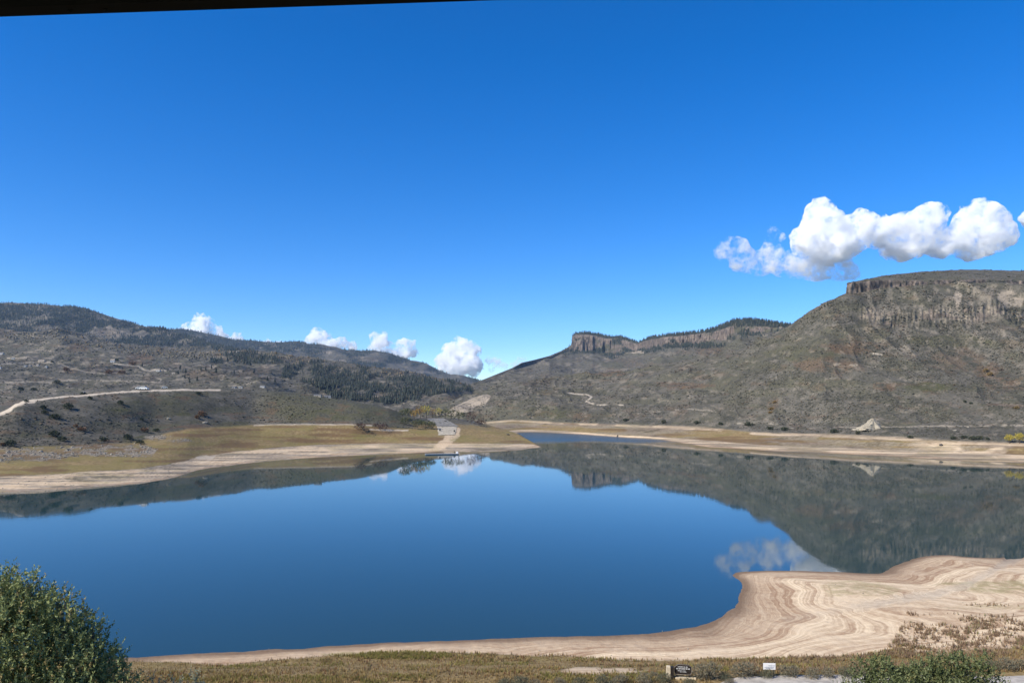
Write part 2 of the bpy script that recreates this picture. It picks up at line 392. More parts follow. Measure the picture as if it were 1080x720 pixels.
rd = strip(N2, py, [(-60, 404), (0, 403), (60, 402), (95, 400.5), (140, 402), (168, 403), (170, 400), (163, 398)], 0.6) * 0.55
rd = np.maximum(rd, strip(N2, py, [(-60, 385), (0, 384), (20, 382.5), (60, 382), (75, 388), (92, 392), (110, 394)], 0.5) * 0.6)
rd = np.maximum(rd, 0.8 * strip(N2, py, [(8, 377.5), (28, 377.5)], 0.7))
rd = np.maximum(rd, 0.7 * strip(N2, py, [(120, 384), (145, 386), (153, 390), (175, 391)], 0.9))
rust = np.clip(0.9 * ell(N2, py, 82, 367, 14, 4, 61) + 0.9 * ell(N2, py, 145, 379, 16, 6, 62) + 0.8 * ell(N2, py, 120, 393, 12, 3, 63) + 0.8 * ell(N2, py, 75, 391, 10, 3, 64) + 0.6 * ell(N2, py, 215, 395, 25, 5, 65) + 0.5 * sstep(0.22, 0.4, n), 0, 1)
finish(N2, dict(forest=wood), dict(road=rd, rust=rust, green=0.5 * sstep(0.0, 0.35, n2), pale=0.5 * sstep(0.25, 0.4, fbm(N2['px'] / 9, py / 2.2, 4, 58)) * (1 - wood)))

# --- near left hill, its grassy foot and the sandy spit with the ramp
def LW(pts, z): return [(x, y, dz(y, z)) for x, y in pts]
wl = [(-300, 545), (-100, 528), (0, 519.5), (60, 517), (100, 514), (150, 510), (180, 505.5), (197, 500), (215, 494.5), (235, 492.5), (270, 488), (330, 483), (400, 479.5), (440, 478), (470, 476), (500, 477.2), (540, 475.5), (558, 473.5), (568, 471), (580, 471), (640, 473)]
N1 = loft('hillside', -300, 640, 0.8, [
    [(x, y + 5, dz(y, 0) * 0.965) for x, y in wl],
    LW(wl[:-3], -0.1) + [(568, 471, 636), (580, 473, 640), (640, 475, 640)],
    [(x, y, dz(y, z)) for x, y, z in [(-300, 522, 4), (0, 502, 4), (40, 501, 4), (100, 497, 4), (150, 494, 3.8), (175, 490, 3.6), (195, 486, 3.4), (207, 482.5, 3.2), (250, 476, 3), (270, 474, 3), (310, 470.5, 3), (340, 468.7, 3), (400, 467.5, 3), (455, 467.5, 3), (500, 467.5, 3), (540, 467.7, 2.4), (556, 467.8, 1.6), (564, 468.5, 0.6)]] + [(580, 473.5, 660), (640, 475, 660)],
    [(-300, 480, 380), (0, 474, 400), (90, 470.5, 440), (140, 468, 475), (160, 463, 505), (180, 457, 530), (200, 453, 555), (270, 449, 640), (375, 448, 660), (400, 451, 670), (440, 452.5, 690), (460, 452, 700), (500, 452, 740), (530, 456, 720), (548, 460, 700), (558, 464, 675), (566, 468.5, 660), (580, 474, 680), (640, 476, 680)],
    [(-300, 450, 440), (0, 434, 515), (10, 430, 525), (17, 425, 535), (25, 422, 548), (50, 419, 585), (100, 414, 650), (150, 410.5, 700), (190, 409, 740), (250, 409, 800), (270, 411.5, 815), (310, 414, 820), (345, 419, 815), (380, 424.5, 780), (410, 430.5, 765), (425, 436.5, 770), (435, 439.5, 785), (445, 440, 810), (480, 441, 860), (500, 443.5, 860), (520, 449.5, 810), (540, 455.5, 745), (548, 458, 725), (560, 466, 690), (575, 476, 700), (640, 478, 700)],
    [(-300, 470, 700), (0, 446, 800), (100, 430, 950), (250, 428, 1150), (345, 440, 1100), (425, 458, 1000), (480, 464, 1020), (520, 472, 920), (545, 474, 800), (560, 480, 760), (640, 488, 760)]],
    [6, 22, 30, 90, 20], sm=[4, 4, 4, 6, 5, 9])
hs = band(N1['s'], 3.15, 4.3, 0.15) * (1 - sstep(420, 445, N1['px']))
N1['Z'] += (2.4 * (ridged(N1['X'] / 90, N1['Y'] / 150, 3, 71) - .45) + 0.9 * fbm(N1['X'] / 22, N1['Y'] / 40, 4, 72)) * hs * band(N1['s'], 3.1, 3.9, 0.15)
N1['Z'] += 0.35 * fbm(N1['X'] / 9, N1['Y'] / 14, 4, 73) * band(N1['s'], 1.4, 4.2, 0.3)
py = proj(N1); n = fbm(N1['px'] / 18, py / 4, 5, 81); n2 = fbm(N1['px'] / 40, py / 9, 4, 82); s = N1['s']; px = N1['px']
sand = 1 - sstep(1.98, 2.03, s + 0.02 * n)
gr = band(s, 2.0, 3.02, 0.02) * (1 - sand)
gr = np.maximum(gr, band(s, 2.9, 3.3, 0.1) * sstep(432, 448, px + 12 * n) * 0.8)
gr = np.maximum(gr, band(s, 2.9, 4.6, 0.1) * sstep(505, 520, px + 6 * n))
rub = poly_mask(N1, py + 1.2 * n, [(-300, 492), (0, 488), (30, 487), (60, 484), (90, 480), (120, 482), (160, 482), (166, 474), (150, 467.5), (90, 470), (0, 473), (-300, 480)])
rub = np.maximum(rub, poly_mask(N1, py + 1.0 * n, [(150, 460), (180, 459), (206, 465), (190, 467), (166, 466)]))
ramp_tr = np.clip(strip(N1, py, [(483, 452), (481, 460), (474, 466), (462, 471), (455, 475.5)], 3.2, 1.4) + strip(N1, py, [(472, 456), (473, 461), (471, 466), (462, 471), (457, 476)], 4.6, 1.6), 0, 1)
pale_line = 0.8 * strip(N1, py, [(268, 448.2), (300, 447.6), (375, 447.6), (392, 449)], 0.7, .8)
whites = np.clip(strip(N1, py, [(390, 453), (415, 453.5), (430, 454)], 0.9, .8) + 0.8 * ell(N1, py, 216, 482, 10, 3, 85), 0, 1)
road = strip(N1, py - 1.3, [(-80, 450), (-20, 440), (0, 434), (9, 430.5), (16, 426), (24, 422.8), (35, 420.6), (60, 418), (100, 414.3), (130, 412), (165, 410), (200, 409.8), (232, 409.8)], 1.15, 0.8)
road = np.maximum(road, strip(N1, py - 1.8, [(-60, 447), (-20, 440), (0, 434.5), (8, 431.5), (14, 427.5), (20, 424.5), (27, 422.6), (36, 421.4)], 2.0, 1.2))
green = np.clip(sstep(0.0, 0.4, n2) * 0.7 + 0.8 * sstep(255, 300, px) * hs + 0.6 * ell(N1, py, 150, 432, 50, 9, 83), 0, 1)
rust = np.clip(0.7 * sstep(0.2, 0.4, n) + 0.5 * ell(N1, py, 8, 425, 18, 6, 84), 0, 1)
rock_ol = gr * (0.55 * sstep(.15, .4, fbm(px / 30, py / 3, 4, 86)))
stk = sstep(-.25, .3, fbm(px / 55, py / 1.1, 4, 406)); stk2 = sstep(-.3, .2, fbm(px / 40, py / 1.6, 4, 407))
gp = np.maximum(band(s, 2.0, 3.1, .05), (px > 505) * (s > 2)); green = np.where(gp > .5, sstep(-.1, .3, fbm(px / 35, py / 4, 4, 408)), green); rust = np.where(gp > .5, sstep(0.0, .35, fbm(px / 50, py / 3, 4, 409)), rust)
n9 = sstep(-.15, .2, fbm(px / 9, py / 1.6, 4, 405)); rub = rub * (0.25 + 0.75 * n9)
finish(N1, dict(sand=np.clip(sand * (.15 + .75 * stk) + 0.8 * ramp_tr + 0.4 * whites, 0, 1), grass=gr * (1 - rub) * (1 - ramp_tr)),
       dict(road=np.maximum(np.maximum(road, pale_line), 0.9 * whites), rust=rust, green=green, pale=np.maximum(rub * .8, sand * (.35 + .65 * stk2))))

# --- the high ridge with cliffs on the right skyline
sky_r = [(470, 412), (505, 402), (510, 400), (525, 394), (540, 388), (550, 382.5), (565, 379), (580, 375), (592, 370), (600, 365.5), (602.5, 364), (603.5, 354), (607, 351.5), (618, 350.2), (630, 352), (645, 355), (655, 354.5), (665, 358), (673, 361), (680, 357.5), (690, 355), (700, 353.5), (720, 351.5), (735, 350.5), (750, 347.5), (765, 342), (775, 337.5), (790, 337), (800, 338), (810, 339.5), (830, 343), (860, 346), (900, 352)]
Dr = lambda x: float(np.interp(x, [470, 505, 540, 575, 600, 640, 672, 700, 760, 800, 840, 900], [2200, 2400, 3000, 3700, 4200, 4150, 3800, 3200, 2900, 2650, 2500, 2400]))
base_r = [(470, 414), (505, 404), (540, 391), (580, 379), (592, 373), (603, 370.2), (620, 371.5), (640, 374), (665, 372), (673, 369.5), (700, 365), (740, 362), (770, 358), (800, 352), (830, 348), (860, 350), (900, 356)]
top_r = [(470, 413.5), (505, 403), (540, 389.5), (580, 376.5), (600, 367), (602.5, 365.5), (603.5, 355.5), (607, 353.5), (620, 353), (640, 357.5), (655, 359), (665, 361.5), (672, 363), (680, 360), (700, 356), (720, 354.5), (740, 352), (755, 350), (770, 345), (790, 344.5), (810, 345.5), (830, 346), (860, 348), (900, 354)]
R2 = loft('ridge', 470, 900, 0.8, [
    [(470, 424, 1800), (540, 415, 1700), (600, 408, 1700), (700, 398, 1600), (760, 386, 1500), (900, 372, 1350)],
    [(470, 419, 2000), (540, 402, 2350), (600, 390, 2900), (640, 386, 2900), (700, 377, 2500), (760, 371, 2200), (830, 358, 2000), (900, 362, 1900)],
    [(x, y, Dr(x) - 40) for x, y in base_r], [(x, y, Dr(x)) for x, y in top_r],
    [(x, y, Dr(x) + 60) for x, y in sky_r],
    [(x, y + 22, Dr(x) + 900) for x, y in sky_r]], [40, 80, 36, 14, 20], sm=[9, 9, 3, 1, 1, 9], keep=(2,))
cl = band(R2['s'], 1.98, 3.1, 0.08) * sstep(600, 606, R2['px'])
R2['Y'] -= cl * (34 * (ridged(R2['px'] / 9, R2['s'] * 0.5, 4, 91) - 0.4) + 14 * fbm(R2['px'] / 2.2, R2['s'] * 1.5, 3, 92))
R2['X'] = (R2['px'] - CX) / F * R2['Y']
R2['Z'] += (60 * (ridged(R2['X'] / 330, R2['Y'] / 620, 4, 93) - .45) + 5 * fbm(R2['X'] / 50, R2['Y'] / 90, 4, 94)) * band(R2['s'], 0.3, 1.75, 0.25)
py = proj(R2); px = R2['px']; s = R2['s']; n = fbm(px / 18, py / 5, 5, 95)
rockm = cl * sstep(-0.35, -0.05, fbm(px / 10, py / 6, 4, 96) + 0.3 * sstep(2.2, 2.6, s) - 0.55 * sstep(622, 640, px) * (1 - sstep(664, 676, px)) - .35 * sstep(762, 775, px))
fo = np.clip(sstep(1.55, 1.85, s + 0.3 * n) * sstep(585, 610, px) * (1 - sstep(690, 840, px) * 0.4) * sstep(-.15, .2, n + 0.1) + sstep(3.02, 3.1, s) * sstep(600, 606, px), 0, 1) * (1 - rockm)
fo = np.maximum(fo, 0.7 * ell(R2, py, 735, 365, 30, 3, 97))
finish(R2, dict(rock=rockm, forest=fo), dict(rust=np.clip(0.9 * ell(R2, py, 645, 393, 14, 5, 98) + 0.8 * ell(R2, py, 745, 371, 18, 7, 99) + .4 * sstep(.2, .4, n), 0, 1), green=0.5 * sstep(0.0, .3, fbm(px / 25, py / 6, 4, 90)), pale=0.9 * ell(R2, py, 673, 371, 8, 1.6, 89) + .6 * ell(R2, py, 806, 353, 5, 1.5, 88) + 0.35 * sstep(.25, .4, fbm(px / 10, py / 3, 4, 87))))

# --- the mesa with its shore
wr = [(460, 462), (505, 461), (535, 459), (546, 456.3), (560, 455.6), (600, 457.2), (650, 460.5), (700, 464), (715, 466.5), (742, 471.5), (780, 473.5), (810, 475.5), (900, 479.5), (1000, 486), (1080, 489), (1400, 502)]
def K(ys, Ds, xs=(460, 505, 540, 600, 650, 700, 750, 800, 835, 870, 893, 930, 975, 1020, 1080, 1400)):
    return list(zip(xs, ys, Ds))
capx = (460, 505, 540, 600, 650, 700, 760, 800, 820, 833, 850, 870, 885, 892, 893.5, 905, 930, 975, 1020, 1080, 1400)
cap_D = (1400, 1420, 1500, 1500, 1450, 1400, 1250, 1100, 1040, 1000, 980, 950, 930, 925, 925, 930, 950, 970, 1000, 1050, 1100)
cap_b = (428, 414, 406, 399, 394, 388.5, 376, 363, 352.5, 344.5, 334.5, 322.5, 313.5, 310.7, 310.5, 309, 304, 300, 298.5, 299.5, 306)
cap_t = (427.5, 413.5, 405.5, 398.5, 393.5, 388, 375.5, 362.5, 352, 344, 334, 322, 313, 310, 299, 297.5, 296, 296, 295, 296, 302)
cap_s = (427.2, 413.2, 405.2, 398.2, 393.2, 387.7, 375.2, 362.2, 351.7, 343.7, 333.7, 321.7, 312.7, 309.6, 298.4, 296.5, 291, 286.5, 284.5, 286, 292)
sk_D = [d + e for d, e in zip(cap_D, (60,) * 13 + (30, 20, 60, 150, 230, 260, 260, 260))]
MS = loft('mesa', 460, 1400, 0.8, [
    [(x, y + 4, dz(y, 0) * 0.97) for x, y in wr],
    LW(wr, -0.1),
    [(x, y, dz(y, 1.8)) for x, y in [(460, 458), (530, 455.5), (546, 453.6), (560, 453.2), (600, 455), (650, 458.5), (700, 461.5), (750, 465), (810, 470), (900, 473), (1000, 477), (1080, 480), (1400, 492)]],
    K((449, 446, 443, 446.5, 448, 450, 452, 457, 458, 459, 459.5, 461, 464, 466.5, 468.5, 480), (1150, 1130, 1090, 1000, 920, 840, 770, 690, 660, 640, 620, 600, 570, 545, 525, 450)),
    K((438, 433, 428, 428, 427, 426, 424, 420, 418, 417, 416, 415, 415, 415, 416, 418), (1200, 1200, 1180, 1120, 1040, 960, 890, 800, 770, 750, 740, 720, 700, 680, 660, 600)),
    K((432, 422, 414, 410, 405, 400, 389, 378, 368, 362, 362, 364, 366, 368, 370, 375), (1300, 1300, 1350, 1350, 1270, 1180, 1080, 960, 900, 860, 850, 840, 830, 830, 840, 850)),
    K((429, 417, 408.5, 402, 397, 392, 382, 366, 352, 338, 334, 338, 340, 342, 345, 350), (1370, 1380, 1450, 1450, 1380, 1310, 1190, 1040, 950, 905, 890, 890, 890, 895, 910, 950)),
    K((428.6, 416, 407.6, 401, 396, 391, 380, 364, 349, 331, 323, 327, 325, 327, 330, 335), (1375, 1385, 1455, 1455, 1385, 1320, 1200, 1050, 960, 915, 902, 900, 900, 906, 922, 960)),
    list(zip(capx, cap_b, cap_D)), list(zip(capx, cap_t, [d + 7 for d in cap_D])), list(zip(capx, cap_s, sk_D)),
    list(zip(capx, [y + 25 for y in cap_s], [d + 600 for d in sk_D]))],
    [6, 16, 20, 60, 70, 40, 18, 40, 16, 14, 16], sm=[4, 3, 3, 5, 9, 12, 8, 8, 1, 1, 1, 9], keep=(8,))
px = MS['px']; s = MS['s']
c1 = band(s, 7.97, 9.05, 0.05) * sstep(891, 895, px); c2 = band(s, 5.9, 7.1, 0.15) * sstep(898, 915, px)
rj = (5.0 * (ridged(px / 8, s * 0.4, 4, 101) - .4) + 2.2 * fbm(px / 2.4, s * 1.2, 3, 102))
MS['Y'] -= (c1 * 0.8 + c2 * 1.0) * rj
MS['X'] = (px - CX) / F * MS['Y']
rel = band(s, 3.3, 7.7, 0.3)
MS['Z'] += (32 * (ridged(MS['X'] / 150 + 0.2 * fbm(MS['X'] / 60, MS['Y'] / 60, 2, 3), MS['Y'] / 330, 4, 103) - .45) + 2.0 * fbm(MS['X'] / 28, MS['Y'] / 45, 4, 104)) * rel
MS['Z'] += 0.9 * fbm(MS['X'] / 9, MS['Y'] / 15, 4, 105) * band(s, 3.05, 10.5, 0.1)
MS['Z'] += 0.25 * fbm(MS['X'] / 8, MS['Y'] / 12, 4, 106) * band(s, 1.5, 3.2, 0.2)
py = proj(MS); n = fbm(px / 20, py / 5, 5, 111); n2 = fbm(px / 9, py / 4, 4, 112); n3 = fbm(px / 45, py / 9, 4, 113)
sand = 1 - sstep(1.95, 2.1, s + .05 * n)
sand = np.maximum(sand, 0.75 * band(s, 2.86, 3.03, 0.05) * sstep(-.35, .05, n))
sand = np.maximum(sand, 0.9 * sstep(940, 1000, px) * band(s, 2.0, 3.02, .05) * sstep(-.1, .25, n3 + .1))
sand = np.maximum(sand, 0.9 * strip(MS, py, [(977, 467), (985, 470), (1000, 471.5), (1012, 474), (1020, 478)], 1.1, 1))
gr = band(s, 2.0, 3.02, .03) * (1 - sand) * (0.35 + 0.65 * sstep(-.2, .25, fbm(px / 40, py / 3, 4, 410)))
bank = band(s, 1.9, 3.02, .04)
c2m = .8 * c2 * sstep(0.05, 0.4, n2 + 0.35 * ell(MS, py, 1015, 333, 45, 12, 114, .3) + .2 * ell(MS, py, 930, 330, 25, 9, 115, .3) - .15)
rock = np.clip(c1 * sstep(-.5, -.15, n2 + .3 - .55 * sstep(930, 985, px)) + c2m, 0, 1)
talus = band(s, 5.0, 8.0, .3) * sstep(890, 930, px)
pale = np.clip(0.42 * talus * sstep(0.08, 0.3, fbm(px / 7, py / 9, 4, 116)) + 0.28 * sstep(.26, .42, fbm(px / 8, py / 3.5, 4, 117)) * band(s, 3, 6, .2), 0, 1)
pale = np.maximum(pale, .6 * c2 * sstep(-.1, .3, n + .3 * ell(MS, py, 1015, 335, 48, 13, 120, .3) - .1)); pale = np.maximum(pale, ell(MS, py, 1010, 312, 4, 11, 118)); pale = np.maximum(pale, 0.9 * ell(MS, py, 1066, 316, 18, 9, 119))
cut = poly_mask(MS, py, [(466, 437), (480, 428), (500, 419), (514, 415.5), (518, 418), (512, 426), (498, 433), (480, 438)])
pale = np.maximum(pale, cut)
pale = np.maximum(pale, 0.9 * poly_mask(MS, py, [(451, 424), (459, 417), (461, 424)]))
road = strip(MS, py, [(583, 412.5), (605, 415), (619, 415.5), (624, 419), (618, 424), (634, 427), (657, 427.5)], 0.8, 1) * sstep(-.35, .1, n2)
road = np.maximum(road, 0.55 * sstep(-.2, .25, n2) * strip(MS, py, [(712, 432), (728, 431.2), (755, 433.5)], 0.7, 1)); road = np.maximum(road, 0.6 * sstep(-.25, .2, n2) * strip(MS, py, [(778, 446.5), (800, 445), (820, 447)], 0.9, 1))
road = np.maximum(road, 0.6 * strip(MS, py, [(880, 450.5), (960, 450), (1010, 449), (1080, 448), (1400, 452)], 0.5, .7))
road = np.maximum(road, 0.8 * strip(MS, py, [(921, 372.5), (930, 373.5)], 1.0, 1)); road = np.maximum(road, 0.5 * strip(MS, py, [(875, 384), (900, 385), (922, 386)], 1.6, 1.5) * sstep(-.1, .2, n2))
rust = np.zeros_like(s)
for (cx, cyy, rx, ry, w) in [(640, 393, 20, 4, .9), (720, 406, 30, 4, .9), (740, 398, 12, 3, .7), (900, 366, 30, 8, .9), (875, 385, 38, 10, .75), (935, 408, 16, 4.5, 1), (1045, 392, 16, 10, .8), (1010, 380, 32, 14, .6), (1062, 403, 22, 7, .9), (815, 426, 6, 9, .8), (1060, 428, 25, 3, .8), (615, 440, 14, 6, .7), (540, 446, 18, 3, .6), (600, 448, 40, 2, .5), (560, 400, 30, 6, .4)]:
    rust = np.maximum(rust, w * ell(MS, py, cx, cyy, rx, ry, int(cx), .6))
rust = np.maximum(rust, .45 * sstep(.2, .4, n) * band(s, 3.2, 8, .1))
green = 0.45 * sstep(0.0, .35, n3)
for (cx, cyy, rx, ry, w) in [(985, 408, 30, 5, 1), (1000, 360, 45, 7, .8), (845, 372, 40, 9, .7), (577, 434, 30, 8, .9), (860, 405, 50, 7, .5), (900, 352, 40, 9, .5), (790, 385, 45, 8, .5)]:
    green = np.maximum(green, w * ell(MS, py, cx, cyy, rx, ry, int(cx) + 3, .5))
rust = np.where(bank > .5, sstep(-.1, .3, fbm(px / 50, py / 3, 4, 411)), rust); green = np.where(bank > .5, .5 * sstep(.1, .4, n3), green)
stk = sstep(-.3, .25, fbm(px / 60, py / 1.2, 4, 412))
finish(MS, dict(sand=np.clip(sand * (.4 + .6 * stk), 0, 1), grass=gr, rock=rock), dict(road=road, rust=rust, green=green, pale=np.maximum(pale, bank * .75)))

# --- the near ground: hillside below the camera, road shelf, grass, beach and the sand spit
near_wl = [(-420, 745), (-300, 725), (-100, 706), (50, 697), (140, 692.5), (200, 689), (300, 684), (400, 678), (480, 675), (540, 672.5), (600, 671), (640, 670), (690, 667), (715, 664), (735, 660), (755, 654), (768, 645), (777, 633), (781, 622), (779, 612), (774, 606.5), (780, 603.2), (810, 601.7), (850, 602), (880, 602.5), (905, 603.8), (925, 604), (935, 600.5), (948, 595), (962, 589.5), (980, 586.2), (1000, 585.3), (1020, 587), (1050, 588), (1080, 587), (1180, 588), (1400, 598), (1800, 612)]
wl_xy = np.array([on_z(x, y)[:2] for x, y in near_wl])
def catmull(p, k):
    q = np.vstack([2 * p[0] - p[1], p, 2 * p[-1] - p[-2]]); out = []
    for i in range(1, len(q) - 2):
        t = np.linspace(0, 1, k, endpoint=False)[:, None]
        out.append(0.5 * ((2 * q[i]) + (-q[i - 1] + q[i + 1]) * t + (2 * q[i - 1] - 5 * q[i] + 4 * q[i + 1] - q[i + 2]) * t ** 2 + (-q[i - 1] + 3 * q[i] - 3 * q[i + 1] + q[i + 2]) * t ** 3))
    return np.vstack(out + [p[-1:]])
shore = catmull(wl_xy, 10)
def shore_dist(X, Y):
    """signed distance to the near waterline, positive on land"""
    sh_ = X.shape; X = X.ravel(); Y = Y.ravel(); d = np.full(X.shape, 1e18)
    A = shore[:-1]; Dv = shore[1:] - A; L2 = (Dv ** 2).sum(1)
    for i in range(len(A)):
        t = np.clip(((X - A[i, 0]) * Dv[i, 0] + (Y - A[i, 1]) * Dv[i, 1]) / L2[i], 0, 1)
        e = (X - A[i, 0] - t * Dv[i, 0]) ** 2 + (Y - A[i, 1] - t * Dv[i, 1]) ** 2
        np.minimum(d, e, out=d)
    poly = np.vstack([shore, [(2000, shore[-1, 1]), (2000, -500), (-2000, -500), (-2000, shore[0, 1])]])
    ins = np.zeros(X.shape, bool)
    for (xa, ya), (xb, yb) in zip(poly, np.roll(poly, -1, 0)):
        if ya == yb: continue
        ins ^= ((ya > Y) != (yb > Y)) & (X < (xb - xa) * (Y - ya) / (yb - ya) + xa)
    d = np.sqrt(d); return np.where(ins, d, -d).reshape(sh_)
xs = np.arange(-420, 1640, 1.5)
Yr = np.concatenate([np.linspace(1.5, 84, 90), np.linspace(84.4, 124, 120), np.linspace(124.4, 215, 200)])
GX = (xs[None] - CX) / F * Yr[:, None]; GY = Yr[:, None] * np.ones((1, len(xs)))
sd = shore_dist(GX, GY)
def near_height(X, Y, sd):
    z = np.where(sd > 0, 2.6 * (1 - np.exp(-np.maximum(sd, 0) / 48)), 0.10 * sd)
    z = z + 2.4 * sstep(106, 90, Y) * sstep(0, 14, sd)
    z = z + np.maximum(0, 79 - Y) * 0.355 * sstep(0, 8, sd)
    z = z + 0.05 * fbm(X / 4.5, Y / 4.5, 4, 124) * (1 - sstep(6, 16, np.abs(sd)))
    land = sstep(0.5, 8, sd)
    z = z + land * (0.24 * fbm(X / 19, Y / 15, 2, 121) * sstep(95, 112, Y) + 0.012 * fbm(X / 2, Y / 2, 3, 122) + 0.35 * fbm(X / 7, Y / 7, 3, 123) * (1 - sstep(70, 80, Y)))
    return z
def interp_pts(pts): p = np.array(pts, float); return p[:, 0], p[:, 1]
GZ = near_height(GX, GY, sd)
ND = dict(name='ground', px=np.ones((len(Yr), 1)) * xs[None], s=GY, X=GX, Y=GY, Z=GZ)
py = proj(ND); px = ND['px']
chan = strip(ND, py, [(1075, 588), (1062, 592), (1045, 603), (1020, 616), (990, 625), (940, 633), (890, 642), (862, 648), (830, 652)], 5.0, 5) * np.clip(0.35 + sstep(850, 1000, px), 0, 1)
ND['Z'] = GZ - 0.12 * chan; py = proj(ND)
n = fbm(GX / 3.0, GY / 3.0, 5, 131); n2 = fbm(GX / 9, GY / 5, 4, 132)
gx, gy = interp_pts([(-420, 720), (0, 702), (140, 697), (200, 698), (240, 701), (300, 694), (370, 690), (420, 687), (480, 688), (540, 690), (600, 691.5), (650, 696), (700, 696), (760, 694), (830, 693), (880, 692), (920, 689), (945, 682), (1000, 684), (1080, 680), (1640, 690)])
gedge = np.interp(px, gx, gy)
gr = sstep(-0.8, 0.9, py - gedge + 1.2 * n)
bare = np.clip(ell(ND, py, 625, 707, 48, 4.2, 133, .5) + 0.85 * ell(ND, py, 1010, 676, 75, 14, 134, .6), 0, 1)
oliv = np.clip(0.8 * ell(ND, py, 410, 691, 70, 5, 135, .3) + 0.75 * ell(ND, py, 1065, 618, 75, 7, 136, .4) + 0.55 * ell(ND, py, 905, 620, 45, 8, 137, .5) + .5 * ell(ND, py, 1050, 640, 50, 2.5, 138, .5), 0, 1)
grass = np.clip(gr * (1 - .9 * bare) + 0.0 * oliv, 0, 1)
finish(ND, dict(sand=1 - grass, grass=grass), dict(road=np.clip(.5 * chan, 0, 1), green=oliv))

# --- the lake
wy = [60, 200, 600, 1600]; V = []; 
wxs = np.linspace(-1600, 1600, 9)
V = np.array([(x, y, 0) for y in wy for x in wxs]); nx = len(wxs)
q = [(j * nx + i, j * nx + i + 1, (j + 1) * nx + i + 1, (j + 1) * nx + i) for j in range(len(wy) - 1) for i in range(nx - 1)]
lake = mesh_np('water', V, quads=np.array(q), mat=WATER); lake['kind'] = 'structure'

# --- gravel road shelf in front of the beach
def ground_z(x, y):
    a = np.array([[float(x)]]); b = np.array([[float(y)]])
    return float(near_height(a, b, shore_dist(a, b))[0, 0])
GRAVEL = plain('gravel_road_surface', (0.37, 0.335, 0.285), 0.95, 0.25, 0.8, 0.1)
rv = []; ru = np.linspace(20.5, 110, 130); rw = np.linspace(0, 1, 14)
for a in ru:
    top = 90.2 + 0.4 * math.sin(a * 0.21) - 6.5 * max(0, (27 - a) / 6.5) ** 1.5 - (0.8 if a > 55 else 0)
    for b in rw:
        y = 80.5 + (top - 80.5) * b; rv.append((a, y, 0))
rv = np.array(rv); rv[:, 2] = near_height(rv[:, :1], rv[:, 1:2], shore_dist(rv[:, :1], rv[:, 1:2]))[:, 0] + 0.07
nb_ = len(rw); q = [(i * nb_ + j, i * nb_ + j + 1, (i + 1) * nb_ + j + 1, (i + 1) * nb_ + j) for i in range(len(ru) - 1) for j in range(nb_ - 1)]
mesh_np('road', rv, quads=np.array(q)[:, ::-1], mat=GRAVEL, kind='structure')

# ------------------------------------------------------------------ scatter helpers
def pick(sh, weight, n):
    w = np.clip(weight, 0, None) * sh['vis']
    dpy = np.abs(np.gradient(sh['py'], axis=0)) + 0.02
    w = (w * dpy).ravel(); w = np.where((sh['px'].ravel() > -40) & (sh['px'].ravel() < 1120), w, w * 0.15)
    i = rng.choice(len(w), n, p=w / w.sum())
    R, C = sh['X'].shape; r = i // C; c = i % C
    P_ = np.stack([sh['X'], sh['Y'], sh['Z']], -1)
    fr = rng.random((n, 1)); fc = rng.random((n, 1)); r1 = np.minimum(r + 1, R - 1); c1_ = np.minimum(c + 1, C - 1)
    return P_[r, c] * (1 - fr) * (1 - fc) + P_[r1, c] * fr * (1 - fc) + P_[r, c1_] * (1 - fr) * fc + P_[r1, c1_] * fr * fc
def stamp(name, mat, pts, tmpl, sizes, tints, heights=None, kind='stuff', parent=None):
    """many jittered copies of small templates gathered in one mesh"""
    Vs, Ts, Cs = [], [], []; off = 0
    kinds = rng.integers(0, len(tmpl), len(pts))
    for k, (tv, tt) in enumerate(tmpl):
        ii = np.where(kinds == k)[0]
        if not len(ii): continue
        a = rng.random(len(ii)) * 6.283; ca, sa = np.cos(a)[:, None], np.sin(a)[:, None]
        sz = sizes[ii][:, None]; hz = (heights[ii] if heights is not None else sizes[ii])[:, None]
        x = tv[None, :, 0]; y = tv[None, :, 1]; z = tv[None, :, 2]
        v = np.stack([(x * ca - y * sa) * sz, (x * sa + y * ca) * sz, z * hz], -1) + pts[ii][:, None]
        Vs.append(v.reshape(-1, 3)); nv = len(tv)
        Ts.append((tt[None] + (off + np.arange(len(ii)) * nv)[:, None, None]).reshape(-1, 3)); off += nv * len(ii)
        c = np.ones((len(ii), nv, 4)); c[..., 0] = np.clip(tints[ii][:, None] + rng.normal(0, .1, (len(ii), nv)), 0, 1); c[..., 1] = rng.random((len(ii), 1))
        Cs.append(c.reshape(-1, 4))
    o = mesh_np(name, np.vstack(Vs), tris=np.vstack(Ts), mat=mat, smooth=False, cols={'tint': np.vstack(Cs)}, parent=parent)
    if kind: o['kind'] = kind
    return o
def blob_template(r, k):
    import bmesh
    bm = bmesh.new(); bmesh.ops.create_icosphere(bm, subdivisions=1, radius=1)
    v = np.array([x.co[:] for x in bm.verts]); f = np.array([[a.index for a in x.verts] for x in bm.faces]); bm.free()
    v = v * (1 + 0.35 * (r.random((len(v), 1)) * 2 - 1)); v[:, 2] = np.maximum(v[:, 2] * 0.75 + 0.4, -0.1)
    return v * 0.5, f
BLOBS = [blob_template(np.random.default_rng(k), k) for k in range(6)]
